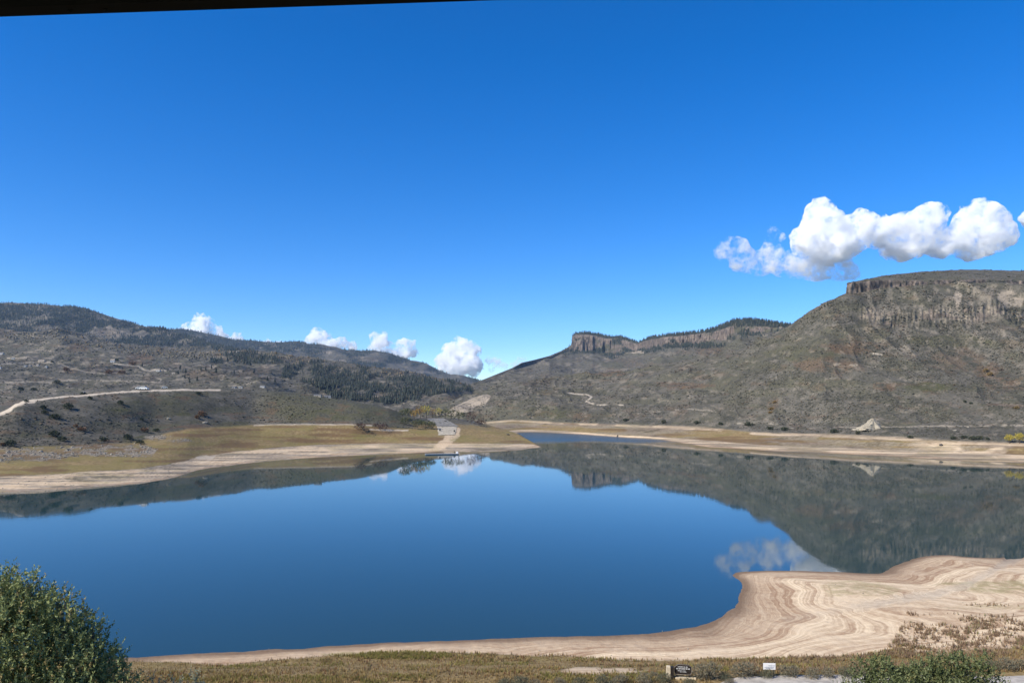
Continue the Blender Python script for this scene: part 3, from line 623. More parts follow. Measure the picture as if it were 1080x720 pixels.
def conifer_template(r):
    v, t = [], []; n = 7
    for tier in range(4):
        z0 = 0.08 + 0.21 * tier; z1 = min(1.0, z0 + 0.36); rad = 0.2 * (1 - tier * 0.2)
        b = len(v); v.append((r.normal(0, .012), r.normal(0, .012), z1))
        for k in range(n):
            a = 6.283 * (k + .5 * (tier % 2)) / n; q = rad * (0.65 + 0.6 * r.random()); v.append((q * math.cos(a), q * math.sin(a), z0 + 0.06 * r.random()))
        t += [(b, b + 1 + k, b + 1 + (k + 1) % n) for k in range(n)]
    return np.array(v), np.array(t)
CONES = [conifer_template(np.random.default_rng(50 + k)) for k in range(6)]
def tuft_template(r, blades=7, lean=0.5):
    v, t = [], []
    for k in range(blades):
        a = r.random() * 6.283; d = np.array([math.cos(a), math.sin(a), 0]); sidev = np.array([-d[1], d[0], 0]) * 0.06
        p0 = d * 0.12 * r.random(); tip = p0 + d * lean * r.random() + np.array([0, 0, 0.6 + 0.5 * r.random()])
        b = len(v); v += [p0 - sidev, p0 + sidev, tip]; t.append((b, b + 1, b + 2))
    return np.array(v), np.array(t)
TUFTS = [tuft_template(np.random.default_rng(80 + k)) for k in range(8)]

SCRUB = leaf_material('scrub_leaves', (0.05, 0.049, 0.035), (0.105, 0.099, 0.073), (0.1, 0.068, 0.042), 0.0, 0.9)
CONIFER = leaf_material('conifer_needles', (0.018, 0.026, 0.022), (0.05, 0.06, 0.045), (0.10, 0.088, 0.06), 0.0, 0.9)
ASPEN = leaf_material('aspen_twigs', (0.1, 0.085, 0.06), (0.2, 0.16, 0.1), (0.17, 0.1, 0.035), 0.0, 0.9)

# sage and oak scrub
pts, szs, tn = [], [], []
for nm, cnt, w in (('mesa', 26000, lambda q: (q['s'] > 3.05) * (1 - .9 * q['rock']) * (1 - .8 * q['road']) * (1 - .75 * q['pale'])),
                   ('hillside', 4200, lambda q: (q['s'] > 3.0) * (1 - q['sand']) * (1 - .97 * q['grass']) * (1 - q['road']) * (1 - .9 * q['pale'])),
                   ('hills', 14000, lambda q: (1 - q['road']) * (q['s'] > 0.3) * (1 - .8 * q['pale'])), ('ridge', 7000, lambda q: (q['s'] < 2.0) * 1.0)):
    q = SHEETS[nm]; clump = fbm(q['X'] / 30, q['Y'] / 60, 4, 200)
    p = pick(q, w(q) * np.clip(0.25 + sstep(-.2, .3, clump), 0, 1.2), cnt)
    pts.append(p); d = p[:, 1]
    szs.append(np.clip(rng.lognormal(0.12, 0.45, cnt), .5, 3.4) * np.clip(d / 900, 0.6, 1.9)); tn.append(rng.random(cnt))
pts = np.vstack(pts); szs = np.concatenate(szs); tn = np.concatenate(tn)
o = stamp('scrub', SCRUB, pts, BLOBS, szs, tn, heights=szs * 0.7)
tag(o, 'grey green sagebrush and oak scrub covering the hills', 'scrub', kind='stuff')
# conifer woods
pts, szs = [], []
for nm, cnt, sz in (('mountain', 9000, 12.5), ('mountain_range', 6000, 17), ('hills', 3000, 10.5), ('ridge', 3600, 11.5)):
    q = SHEETS[nm]; extra = (q['s'] <= 4.1) if nm == 'ridge' else 1
    p = pick(q, q['forest'] ** 1.5 * extra, cnt); pts.append(p); szs.append(sz * rng.uniform(.55, 1.25, cnt))
pts = np.vstack(pts); szs = np.concatenate(szs)
o = stamp('conifer_forest', CONIFER, pts - [0, 0, .5], CONES, szs, rng.random(len(szs)), heights=szs)
tag(o, 'dark conifer woods on the far slopes', 'forest', kind='stuff')
# leafless aspen on the left mountain foot
q = SHEETS['mountain']; p = pick(q, band(q['s'], .6, 1.7, .2) * (1 - q['forest']) + .5 * q['rust'], 1500)
q2 = SHEETS['hills']; p2 = pick(q2, (q2['s'] > 2.4) * (1 - q2['forest']), 900); p = np.vstack([p, p2])
sz = rng.uniform(5, 10, len(p)); o = stamp('aspen_grove', ASPEN, p, BLOBS, sz * 0.6, rng.random(len(p)), heights=sz)
tag(o, 'bare greyish aspen thickets below the forested mountain', 'grove', kind='stuff')
# dry grass above the beach
GRASS = leaf_material('dry_grass_blades', (0.2, 0.13, 0.05), (0.45, 0.33, 0.14), (0.26, 0.125, 0.06), 0.25, 0.8)
OLIVEG = leaf_material('olive_grass_blades', (0.16, 0.15, 0.035), (0.33, 0.29, 0.085), (0.26, 0.17, 0.07), 0.25, 0.8)
WEED = leaf_material('dry_weed_stems', (0.15, 0.095, 0.058), (0.32, 0.22, 0.13), (0.2, 0.19, 0.08), 0.1, 0.9)
q = SHEETS['ground']; inview = ((q['X'] < 23) & (q['Y'] > 82) | (q['Y'] > 90.6)) & (q['px'] > -60) & (q['px'] < 1140)
p = pick(q, q['grass'] * inview * (1 - .8 * q['green']), 22000); sz = rng.uniform(.16, .45, len(p)) * (0.8 + .6 * sstep(-.2, .3, fbm(p[:, 0] / 5, p[:, 1] / 3, 3, 420)))
o = stamp('dry_grass', GRASS, p, TUFTS, sz, rng.random(len(p))); tag(o, 'golden brown dry grass between the beach and the road', 'grass', kind='stuff')
p = pick(q, (q['green'] + .3 * sstep(.12, .4, fbm(q['X'] / 6, q['Y'] / 3, 3, 421)) * q['grass']) * q['grass'] * inview, 9000); sz = rng.uniform(.25, .5, len(p))
o = stamp('olive_grass', OLIVEG, p, TUFTS, sz, rng.random(len(p))); tag(o, 'olive green grass along the top of the beach', 'grass', kind='stuff')

# ------------------------------------------------------------------ clouds: billowing volumes of white droplets
def cloud_material(name, dens, lo, hi, scale):
    t = NT(name); v = t.n('ShaderNodeVolumePrincipled')
    v.inputs['Color'].default_value = (0.985, 0.987, 0.99, 1); v.inputs['Anisotropy'].default_value = 0.0
    d = t.step(t.math('ADD', t.math('MULTIPLY', t.noise(scale, 3, 0.6), 0.6), t.math('MULTIPLY', t.noise(scale * 3.6, 6, 0.65), 0.4)), lo, hi)
    t.put(v.inputs['Density'], t.math('MULTIPLY', d, dens))
    t.t.links.new(v.outputs[0], t.out.inputs['Volume']); return t.m
texes = {}
def ctex(sz):
    if sz not in texes:
        x = bpy.data.textures.new('billow', 'CLOUDS'); x.noise_scale = sz; x.noise_depth = 4; x.noise_basis = 'VORONOI_F1'; texes[sz] = x
    return texes[sz]
def cloud(puffs, D, mat, label, group, vox=1.8, amp=5.0):
    import bmesh
    k = D / F; bm = bmesh.new(); r_ = random.Random(len(puffs) + int(puffs[0][0]))
    puffs = list(puffs); base_y = max(y + 0.72 * r for x, y, r in puffs)
    for (x, y, r) in list(puffs):
        for q_ in range(11):
            a_ = r_.uniform(-0.35, 3.5); rr = r * r_.uniform(.24, .46)
            cx_, cy_ = x + math.cos(a_) * r * .95, min(y - math.sin(a_) * r * .95, base_y - rr); puffs.append((cx_, cy_, rr))
            for z_ in range(2):
                b_ = r_.uniform(-.5, 3.6); r2 = rr * r_.uniform(.3, .5); puffs.append((cx_ + math.cos(b_) * rr, min(cy_ - math.sin(b_) * rr, base_y - r2), r2))
    for (x, y, r) in puffs:
        for dep in ((0,) if r < 9 else (-0.5, 0.5)):
            c = P(x + r_.uniform(-1, 1), y, D); c[1] += (dep + r_.uniform(-.3, .3)) * r * k
            g = bmesh.ops.create_icosphere(bm, subdivisions=3 if r > 6 else 2, radius=r * k * 1.18)
            for w in g['verts']:
                if w.co.z < 0: w.co.z *= 0.75
                w.co += Vector(c)
    cen = Vector(P(puffs[0][0], puffs[0][1], D))
    for w in bm.verts: w.co -= cen
    me = bpy.data.meshes.new('cumulus_cloud'); bm.to_mesh(me); bm.free()
    o = bpy.data.objects.new('cumulus_cloud', me); col.objects.link(o); o.location = cen
    m = o.modifiers.new('r', 'REMESH'); m.mode = 'VOXEL'; m.voxel_size = vox * k
    for sz, a in ((11, amp * 1.3), (4, amp * 0.6)):
        m = o.modifiers.new('d', 'DISPLACE'); m.texture = ctex(sz * k); m.texture_coords = 'LOCAL'; m.strength = -a * k; m.mid_level = 0.35
    m = o.modifiers.new('r', 'REMESH'); m.mode = 'VOXEL'; m.voxel_size = vox * 0.8 * k
    dg = bpy.context.evaluated_depsgraph_get(); ev = bpy.data.meshes.new_from_object(o.evaluated_get(dg))
    o.modifiers.clear(); o.data = ev; ev.name = 'cumulus_cloud'; ev.materials.clear(); ev.materials.append(mat)
    return tag(o, label, 'cloud', group)
CLOUD = cloud_material('cloud_droplets', 0.04, 0.455, 0.59, 0.0062)
WISP = cloud_material('cloud_wisps', 0.016, 0.48, 0.64, 0.006)
CLOUD_FAR = cloud_material('far_cloud_droplets', 0.024, 0.45, 0.57, 0.0045)
cloud([(866, 224, 14), (868, 243, 19), (855, 256, 17), (909, 239, 16), (895, 252, 20), (880, 260, 22), (927, 250, 15), (945, 245, 17), (973, 238, 18), (985, 228, 12), (960, 255, 22), (995, 259, 16), (1034, 237, 21), (1020, 250, 19), (1047, 250, 18), (1035, 257, 19)], 9000, CLOUD, 'large bright cumulus cloud with three billowing heads above the mesa', 'clouds over the mesa')
cloud([(765, 266, 11), (776, 263, 11), (768, 258, 8), (785, 276, 13), (805, 280, 14), (815, 268, 10), (815, 246, 7), (824, 252, 6), (809, 255, 6), (845, 279, 18), (865, 280, 20), (880, 276, 16), (888, 286, 13), (900, 291, 8), (828, 284, 10), (870, 270, 18)], 9400, WISP, 'ragged thin cloud trailing to the left below the large cumulus', 'clouds over the mesa')
cloud([(1084, 231, 8), (1092, 234, 9)], 9200, CLOUD, 'small cloud fragment cut by the right edge of the photo', 'clouds over the mesa', 1.2, 2)
for puffs, lab in [
    ([(211, 338, 7), (205, 346, 8), (216, 345, 9), (195, 349, 6), (186, 350, 4), (228, 351, 7), (205, 354, 9), (236, 356, 5), (222, 356, 8)], 'white cloud with one tall tuft behind the forested left mountain'),
    ([(250, 356, 5), (245, 359, 4), (253, 360, 4)], 'tiny round cloud peeking over the left ridge'),
    ([(335, 352, 6), (332, 358, 8), (341, 359, 8), (326, 361, 6), (360, 363, 7), (352, 365, 7), (370, 366, 6), (345, 367, 9)], 'low double cloud rising over the rounded middle summit'),
    ([(397, 356, 6), (403, 356, 6), (400, 364, 9), (412, 370, 8), (428, 365, 8), (424, 372, 9), (436, 373, 5), (405, 375, 9)], 'cloud with two towers behind the ridge left of the valley notch'),
    ([(485, 364, 8), (480, 373, 11), (492, 373, 12), (470, 381, 9), (497, 385, 11), (483, 388, 12), (500, 392, 7), (468, 388, 7)], 'tallest of the low clouds, standing in the valley notch'),
    ([(518, 381, 6), (526, 384, 6), (531, 387, 5), (521, 390, 6), (550, 382, 6), (543, 386, 5)], 'faint ragged cloud scrap right of the tall notch cloud'),
    ([(283, 362, 5), (296, 363, 5), (272, 362, 3)], 'thin sliver of cloud along the far ridge top')]:
    cloud(puffs, 16000, CLOUD_FAR if 'faint' not in lab else WISP, lab, 'low clouds behind the left mountains', 0.9, 2.2)

# ------------------------------------------------------------------ placing things on the land
def hit(px, py):
    """the nearest point of the land that lies in this direction"""
    best = None
    for sh in SHEETS.values():
        c = sh['px'][0]
        if not (c[0] <= px <= c[-1]): continue
        j = int(np.argmin(np.abs(c - px))); v = sh['py'][:, j]
        k = np.where((v[:-1] >= py) & (v[1:] < py))[0]
        if not len(k): continue
        k = k[0]; f = (v[k] - py) / (v[k] - v[k + 1] + 1e-9)
        p = [sh[a][k, j] * (1 - f) + sh[a][k + 1, j] * f for a in 'XYZ']
        if best is None or p[1] < best[1]: best = p
    return best
def on_ground(x, y): return (x, y, ground_z(x, y))

# --- leaves
def leaf_cloud(r, lobes, shoots, per, ll, lw, shoot_len, up=0.6, inner=0.55):
    """leafy shoots filling the outer part of a few ellipsoidal lobes"""
    vol = np.array([l[3] * l[4] * l[5] for l in lobes]) ** 0.75; k = r.choice(len(lobes), shoots, p=vol / vol.sum())
    L = np.array(lobes)[k]
    d = r.normal(size=(shoots, 3)); d[:, 2] += 0.25; d /= np.linalg.norm(d, axis=1)[:, None]
    rad = inner + (1 - inner) * r.random((shoots, 1)) ** 0.6
    p = L[:, :3] + d * rad * L[:, 3:6]
    ax = d * (1 - up) + np.array([0, 0, up]) + r.normal(0, .22, (shoots, 3)); ax /= np.linalg.norm(ax, axis=1)[:, None]
    ln = shoot_len * r.uniform(.5, 1.5, (shoots, 1))
    t = (np.arange(per) + .5) / per
    base = p[:, None] + ax[:, None] * (t[None, :, None] * ln[:, None])
    ld = r.normal(size=(shoots, per, 3)); ld += ax[:, None] * 1.1; ld /= np.linalg.norm(ld, axis=2)[..., None]
    sd_ = np.cross(ld, r.normal(size=(shoots, per, 3))); sd_ /= np.linalg.norm(sd_, axis=2)[..., None] + 1e-9
    s_ = r.uniform(.6, 1.3, (shoots, per, 1)) * (1.1 - 0.5 * t[None, :, None])
    a = base; b = base + ld * ll * s_ * .5 + sd_ * lw * s_ * .5; c = base + ld * ll * s_; e = base + ld * ll * s_ * .5 - sd_ * lw * s_ * .5
    V = np.stack([a, b, c, e], 2).reshape(-1, 3); n = shoots * per
    q = np.arange(n * 4).reshape(n, 4)
    tint = np.clip(r.random((shoots, 1, 1)) * .7 + .3 * r.random((shoots, per, 1)), 0, 1)
    C = np.ones((shoots, per, 4, 4)); C[..., 0] = tint; C[..., 1] = r.random((shoots, 1, 1))
    return V, q, C.reshape(-1, 4), p
def stems(r, lobes, n, rad):
    m = MB()
    for i in range(n):
        l = lobes[r.integers(len(lobes))]
        tip = np.array(l[:3]) + r.normal(0, .35, 3) * l[3:6]
        b = np.array([r.normal(0, .12) * l[3], r.normal(0, .12) * l[4], -0.1]); mid = b * .5 + tip * .5 + np.array([0, 0, .12 * tip[2]])
        m.tube([b, mid, tip], [rad, rad * .65, rad * .25], 5)
    return m
def shrub(name, label, cat, loc, lobes, shoots, per, ll, lw, sl, mat, n_stems=10, srad=.02, seed=1, group=None, up=.6, inner=.55, part='foliage'):
    r = np.random.default_rng(seed); t = thing(name, label, cat, loc, 0, group)
    V, q, C, _ = leaf_cloud(r, lobes, shoots, per, ll, lw, sl, up, inner)
    mesh_np(part, V, quads=q, mat=mat, smooth=False, parent=t, cols={'tint': C})
    stems(r, lobes, n_stems, srad).build('stem', BARK, t, True)
    return t
def lobes_px(base, spec, Y, squash=1.0, dep=.9):
    out = []
    for i, (x, y, rp) in enumerate(spec):
        c = P(x, y, Y + ((i * 37) % 5 - 2) * .18 * rp * Y / F) - np.array(base); m = rp * Y / F
        out.append((c[0], c[1], c[2], m, m * dep, m * squash))
    return out

GREYLEAF = leaf_material('grey_green_leaves', (0.105, 0.13, 0.045), (0.33, 0.36, 0.14), (0.36, 0.27, 0.11), 0.2)
GREENLEAF = leaf_material('fresh_green_leaves', (0.06, 0.085, 0.03), (0.2, 0.22, 0.09), (0.2, 0.19, 0.07), 0.25)
PALELEAF = leaf_material('pale_saltbush_leaves', (0.16, 0.18, 0.12), (0.3, 0.31, 0.22), (0.25, 0.2, 0.1), 0.2)
SAGE = leaf_material('sage_leaves', (0.10, 0.094, 0.06), (0.25, 0.225, 0.15), (0.26, 0.18, 0.1), 0.1, 0.8)
SAGED = leaf_material('dark_sage_leaves', (0.065, 0.07, 0.042), (0.17, 0.17, 0.105), (0.17, 0.13, 0.08), 0.1, 0.8)
YELLOW = leaf_material('yellow_autumn_leaves', (0.4, 0.32, 0.05), (0.62, 0.5, 0.1), (0.3, 0.32, 0.06), 0.25)
ORANGE = leaf_material('orange_autumn_leaves', (0.25, 0.14, 0.03), (0.45, 0.28, 0.06), (0.16, 0.15, 0.05), 0.25)
GREENT = leaf_material('dull_green_leaves', (0.05, 0.062, 0.028), (0.14, 0.145, 0.06), (0.17, 0.14, 0.05), 0.2)
REDT = leaf_material('dark_red_leaves', (0.055, 0.028, 0.022), (0.13, 0.068, 0.048), (0.1, 0.08, 0.05), 0.15)
JUNI = leaf_material('juniper_scales', (0.02, 0.03, 0.016), (0.055, 0.066, 0.035), (0.08, 0.07, 0.04), 0.0, 0.9)
RUSTB = leaf_material('rust_oak_leaves', (0.1, 0.05, 0.025), (0.22, 0.12, 0.06), (0.08, 0.07, 0.04), 0.1)

# --- the bushes close to the camera
bl = on_ground(-6.6, 12.2)
shrub('bush', 'large grey green leafy bush filling the lower left corner', 'bush', bl, lobes_px(bl, [(-25, 690, 76), (28, 700, 76), (12, 652, 34), (-8, 648, 32), (38, 662, 28), (66, 672, 30), (82, 705, 42), (112, 724, 26), (27, 618, 13), (5, 612, 12), (62, 636, 11), (98, 660, 10), (44, 632, 12), (60, 770, 90), (-60, 660, 70), (-50, 780, 100), (120, 770, 40)], 12.2), 9500, 13, .066, .029, .20, GREYLEAF, 26, .022, 3, up=.62, inner=.35)
br = on_ground(13.6, 25)
shrub('bush', 'bright green leafy bush in front of the road at lower right', 'bush', br, lobes_px(br, [(893, 736, 13), (912, 722, 14), (908, 706, 8), (930, 714, 15), (926, 703, 7), (958, 722, 16), (976, 712, 14), (985, 702, 8), (1004, 711, 17), (1012, 699, 8), (1030, 712, 15), (1040, 700, 7), (1048, 726, 13), (980, 741, 34), (1010, 742, 34), (940, 744, 32)], 25), 2600, 12, .11, .05, .3, GREENLEAF, 16, .02, 4)
bs = on_ground(-6.3, 14.2)
shrub('saltbush', 'pale spiky saltbush sprigs at the bottom edge right of the large bush', 'bush', bs, lobes_px(bs, [(168, 730, 9), (186, 728, 12), (203, 716, 6), (206, 728, 9), (180, 745, 18), (162, 720, 5)], 14.2), 170, 10, .06, .022, .16, PALELEAF, 6, .008, 5, up=.8)

# --- sagebrush along the road
def sage_proto(seed, mat, w=1.0):
    lob = [(-.45, 0, .5, .5, .5, .42), (.4, .1, .52, .55, .5, .45), (0, -.15, .62, .5, .5, .45), (.1, .3, .45, .6, .5, .4), (-.2, .2, .3, .8, .7, .3)]
    return shrub('sagebrush', None, 'bush', (0, 0, 0), lob, 420, 7, .11, .045, .2, mat, 8, .014, seed, 'sagebrush along the gravel road', up=.5)
sages = [(746, 711.5, 34, 0, 'grey sagebrush mound on the road edge just right of the dark sign'), (786, 709.5, 30, 1, 'pale rounded sagebrush left of the small white sign'), (833, 709.5, 24, 0, 'rounded grey sagebrush just right of the small white sign'), (810, 710.5, 17, 2, 'dark low bush directly under the small white sign'), (727, 719, 16, 2, 'low dark sagebrush in front of the dark sign')]
rest = [(764, 712, 16, 2), (858, 710.5, 20, 1), (874, 710, 18, 0), (892, 709.5, 18, 2), (905, 708.5, 16, 0), (1062, 704, 24, 0), (1048, 703, 18, 2), (1078, 703, 20, 1), (700, 716, 20, 2), (680, 717, 22, 0), (655, 718, 22, 1), (636, 718, 20, 2), (612, 719, 18, 2), (590, 719.5, 18, 0), (549, 720, 22, 2), (532, 720, 18, 2), (565, 720, 16, 0), (770, 717, 12, 1), (690, 709, 12, 1)]
PRO = [sage_proto(11, SAGE), sage_proto(12, SAGE), sage_proto(13, SAGED)]; used = [0, 0, 0]
for row in sages + [x + ('grey green sagebrush clump in the broken row along the gravel road edge',) for x in rest]:
    x, y, w, k, lab = row
    Yp = (CAMZ - 4.1) * F / (y - HOR)
    X = (x - CX) / F * Yp; loc = (X, Yp, ground_z(X, Yp) - .05); sc = w * Yp / F / 2.0
    if not used[k]:
        o = PRO[k]; o.location = loc; o.scale = (sc,) * 3; o['label'] = lab; used[k] = 1
    else: copy_thing(PRO[k], loc, rng.random() * 6.28, sc, lab)

# --- dry weeds on the sand
q = SHEETS['ground']; pyq = q['py']
wz = ell(q, pyq, 1022, 672, 88, 22, 301, .7) + .8 * poly_mask(q, pyq, [(925, 694), (955, 655), (975, 658), (960, 694)]) + .6 * ell(q, pyq, 968, 648, 14, 2.5, 302, .5) + .5 * ell(q, pyq, 1055, 638, 40, 1.6, 303, .4)
cl_ = 0.12 + sstep(.05, .3, fbm(q['X'] / 1.3, q['Y'] / 1.3, 3, 304))
p = pick(q, wz * cl_, 2600); sz = rng.uniform(.3, .75, len(p))
o = stamp('dry_weeds', WEED, p, TUFTS, sz, rng.random(len(p))); tag(o, 'brown dry weeds scattered over the sand at right', 'weeds', kind='stuff')
p = pick(q, q['grass'] * (q['py'] > 690) * (.15 + sstep(600, 700, q['px'])) * (q['Y'] > 91) * sstep(-.1, .3, fbm(q['X'] / 6, q['Y'] / 3, 3, 422)), 2600); sz = rng.uniform(.3, .7, len(p))
o = stamp('dry_weeds', WEED, p, TUFTS, sz, rng.random(len(p))); tag(o, 'reddish brown weeds in the strip behind the road', 'weeds', kind='stuff')

# --- rubble along the left shore
STONE = plain('pale_stone', (0.26, 0.23, 0.18), 0.9, 0.35, 0.6, 0.1, 0.3)
def rock_template(r):
    v, f = blob_template(r, 0); return v * np.array([1, .8, .8]), f
ROCKS = [rock_template(np.random.default_rng(300 + k)) for k in range(6)]
q = SHEETS['hillside']; p = pick(q, (q['s'] > 2.05) * q['pale'] ** 2 * (q['px'] < 210), 1500); sz = rng.lognormal(-.55, .45, len(p))
o = stamp('rock_rubble', STONE, p, ROCKS, sz, rng.random(len(p))); tag(o, 'pale rock rubble spread at the foot of the left hill', 'rubble', kind='stuff')
o = stamp('beach_stones', STONE, pick(q, (q['s'] > 1.02) * (q['s'] < 1.98) * 1.0, 260), ROCKS, rng.uniform(.25, .6, 260), rng.random(260)); tag(o, 'small stones on the sandy left shore', 'stones', kind='stuff')
q = SHEETS['ground']; o = stamp('beach_pebbles', STONE, pick(q, q['sand'] * (q['Y'] > 95), 500), ROCKS, rng.lognormal(-2.1, .5, 500), rng.random(500)); tag(o, 'pebbles strewn over the near beach', 'stones', kind='stuff')

def boulder(px, py, w, h, mat, label, seed, name='boulder'):
    b = hit(px, py)
    if b is None: return
    m = b[1] / F; bm = blob_template(np.random.default_rng(seed), 0); v = bm[0].copy(); v[:, 0] *= w * m * 1.1; v[:, 1] *= w * m; v[:, 2] *= h * m * 1.25
    o = mesh_np(name, v, tris=bm[1], mat=mat, smooth=False); o.location = (b[0], b[1], b[2] - .1 * h * m)
    return tag(o, label, 'boulder')
DARKROCK = plain('dark_rock', (0.05, 0.045, 0.04), 0.9)
boulder(178, 442, 4.5, 3, STONE, 'pale boulder alone on the olive left hillside below the road', 1)
boulder(216, 446, 7, 3.5, STONE, 'wide pale boulder beside green bushes at the foot of the left hill', 2)
boulder(993, 469.5, 4, 3, DARKROCK, 'dark boulder above the sand track on the right far shore', 3)
boulder(992, 487, 3, 2, DARKROCK, 'small dark boulder at the waterline of the right far shore', 4)
boulder(651, 460, 2, 3, DARKROCK, 'tiny dark boulder on the white sand strip of the far shore', 5)
boulder(536, 458.5, 4, 2, DARKROCK, 'dark boulder near the tip of the golden grass spit', 6)
boulder(739, 712, 7, 4, STONE, 'white stones at the right foot of the dark sign', 7)
boulder(757, 706, 4, 2, STONE, 'small white stone between the dark sign and the white sign', 8)
for i, (x, y, w, h) in enumerate([(1010, 449.5, 4, 3), (1021, 450.5, 3, 2), (976, 450, 3, 2), (835, 452, 5, 2), (1007, 454, 4, 2)]):
    b = boulder(x, y, w, h, STONE, 'small pale boulder along the faint track at the foot of the mesa', 20 + i)
    if b: b['group'] = 'pale boulders at the foot of the mesa'

# pointed mound of pale gravel above the right shore
MOUND = plain('pale_gravel', (0.31, 0.27, 0.2), 0.95, 0.25, .4, 0.1, .3)
b = hit(920, 452); m = b[1] / F; n_a, n_r = 40, 14; V = [(0, 0, 11 * m)]; r_ = np.random.default_rng(9)
for i in range(1, n_r + 1):
    for k in range(n_a):
        a = 6.283 * k / n_a; rr = (i / n_r); w = 15 * m * (1 + .25 * math.sin(a * 2 + 1) + .12 * math.sin(5 * a) + .05 * math.sin(11 * a)) * rr * (1 + .09 * r_.normal())
        V.append((w * math.cos(a) - 1.5 * m * rr, w * math.sin(a) * .8, 11 * m * (1 - rr) ** 1.35 * (1 + .1 * math.sin(7 * a + 3 * rr)) - 1.2 * rr + .3 * r_.normal()))
T = [(0, 1 + k, 1 + (k + 1) % n_a) for k in range(n_a)]
Q = [(1 + i * n_a + k, 1 + (i + 1) * n_a + k, 1 + (i + 1) * n_a + (k + 1) % n_a, 1 + i * n_a + (k + 1) % n_a) for i in range(n_r - 1) for k in range(n_a)]
o = mesh_np('gravel_mound', V, quads=np.array(Q), tris=np.array(T), mat=MOUND); o.location = b
tag(o, 'pointed mound of pale gravel above the right far shore', 'mound')

# --- boat ramp, trail post and dock on the spit
def drape(name, quad, mat, off, nu=14, nv=10, kind='structure', jit=0.0):
    (a, b_, c, d) = [np.array(x, float) for x in quad]; V = []
    for i in range(nv + 1):
        for j in range(nu + 1):
            u, v = j / nu, i / nv; p = (a * (1 - u) + b_ * u) * (1 - v) + (d * (1 - u) + c * u) * v
            h = hit(p[0], p[1]); V.append(h)
    V = np.array(V); V = V.reshape(nv + 1, nu + 1, 3)
    for _ in range(2): V[1:-1, :, 2] = (V[:-2, :, 2] + V[2:, :, 2] + V[1:-1, :, 2]) / 3
    V = V.reshape(-1, 3); V[:, 2] += off
    Q = [(i * (nu + 1) + j, i * (nu + 1) + j + 1, (i + 1) * (nu + 1) + j + 1, (i + 1) * (nu + 1) + j) for i in range(nv) for j in range(nu)]
    return mesh_np(name, V, quads=np.array(Q)[:, ::-1], mat=mat, kind=kind)
CONC = plain('grey_concrete', (0.215, 0.2, 0.172), 0.95, .3, .3, .1); CONCP = plain('pale_concrete', (0.40, 0.35, 0.265), 0.95, .3, .3, .1)
drape('boat_ramp', [(449, 441.3), (468, 441.3), (484, 449.7), (461, 449.7)], CONC, .35)
drape('boat_ramp', [(461, 450), (482, 450), (480, 458.5), (462.5, 459)], CONCP, .3)
DARKPAINT = plain('dark_paint', (0.03, 0.028, 0.026), .6)
WHITEP = plain('white_paint', (0.75, 0.74, 0.71), .6, .08)
for x, y, lab in [(464, 454.5, 'squat dark marker box at the left edge of the pale ramp'), (479.6, 455.5, 'squat dark marker box at the right edge of the pale ramp')]:
    b = hit(x, y); t = thing('ramp_marker', lab, 'marker', b)
    MB().box(-.7, .7, -.5, .5, .5, 2.0, .08, .08).build('panel', DARKPAINT, t, bevel=.04)
    for sx in (-.5, .5): MB().box(sx - .08, sx + .08, -.08, .08, -.3, .52).build('leg', DARKPAINT, t)
Yd = 36 * F / (479.3 - HOR)
t = thing('floating_dock', 'white floating dock lying on the water below the boat ramp', 'dock', ((466 - CX) / F * Yd, Yd, 0), math.radians(9))
m = MB()
for k in range(24): m.box(-12 + k, -11.06 + k, -2, 2, .72, .8)
m.build('deck', plain('weathered_deck', (.42, .4, .37), .8), t)
for sy in (-1.2, 1.2): MB().box(-12, 12, sy - .25, sy + .25, -.15, .715).build('float', plain('grey_float', (.3, .3, .3)), t)
MB().box(10.2, 11.6, -.7, .7, .803, 2.1, .1, .1).build('locker', WHITEP, t, bevel=.05)
MB().tube([(9, 1.2, -.5), (9, 1.2, 2.4)], .22, 8).build('mooring_post', DARKPAINT, t)
for k in (-9, -4, 1, 6): MB().tube([(k, -1.38, .49), (k, -1.38, .95)], .1, 8).build('cleat_post', DARKPAINT, t)

# --- trees
def tree(name, label, px, py, hpx, wpx, mat, group=None, seed=1, bushy=False, leaves=260):
    b = hit(px, py); m = b[1] / F; H = hpx * m; W = wpx * m * .5; r = np.random.default_rng(seed)
    t = thing(name, label, 'tree' if not bushy else 'bush', (b[0], b[1], b[2] - .1), r.random() * 6, group)
    z0 = .18 if bushy else .34
    lob = [(r.normal(0, .3) * W, r.normal(0, .3) * W, H * r.uniform(z0 + .12, .8), W * r.uniform(.45, .75), W * r.uniform(.45, .75), H * r.uniform(.16, .26)) for _ in range(7)]
    lob.append((0, 0, H * .55, W * .7, W * .7, H * .3))
    ls = .5 if leaves > 500 else 1.0
    V, q, C, _ = leaf_cloud(r, lob, leaves // 4, 4, ls, ls * .6, ls * 1.4, .35, .5)
    mesh_np('crown', V, quads=q, mat=mat, smooth=False, parent=t, cols={'tint': C})
    mb = MB().tube([(0, 0, -.3), (.02 * H, 0, H * .3), (0, .02 * H, H * .7)], [.035 * H, .026 * H, .008 * H], 7)
    for k in range(6):
        a = k * 1.05 + r.random(); l = lob[k]
        mb.tube([(.01 * H, 0, H * (.2 + .05 * k)), (l[0] * .5, l[1] * .5, l[2] * .8), (l[0] * 1.1, l[1] * 1.1, l[2])], [.014 * H, .01 * H, .004 * H], 5)
    mb.build('trunk', BARK, t, True)
    return t
for i, (x, lab) in enumerate([(1064.5, 'round yellow cottonwood on the right far shore, leftmost of the row'), (1075, 'round yellow cottonwood second in the row by the right edge'), (1086, 'yellow cottonwood cut by the right edge of the photo')]):
    tree('cottonwood', lab, x, 467.2, 10.5, 9.5, YELLOW, 'yellow cottonwoods on the far shore', 40 + i, leaves=1400)
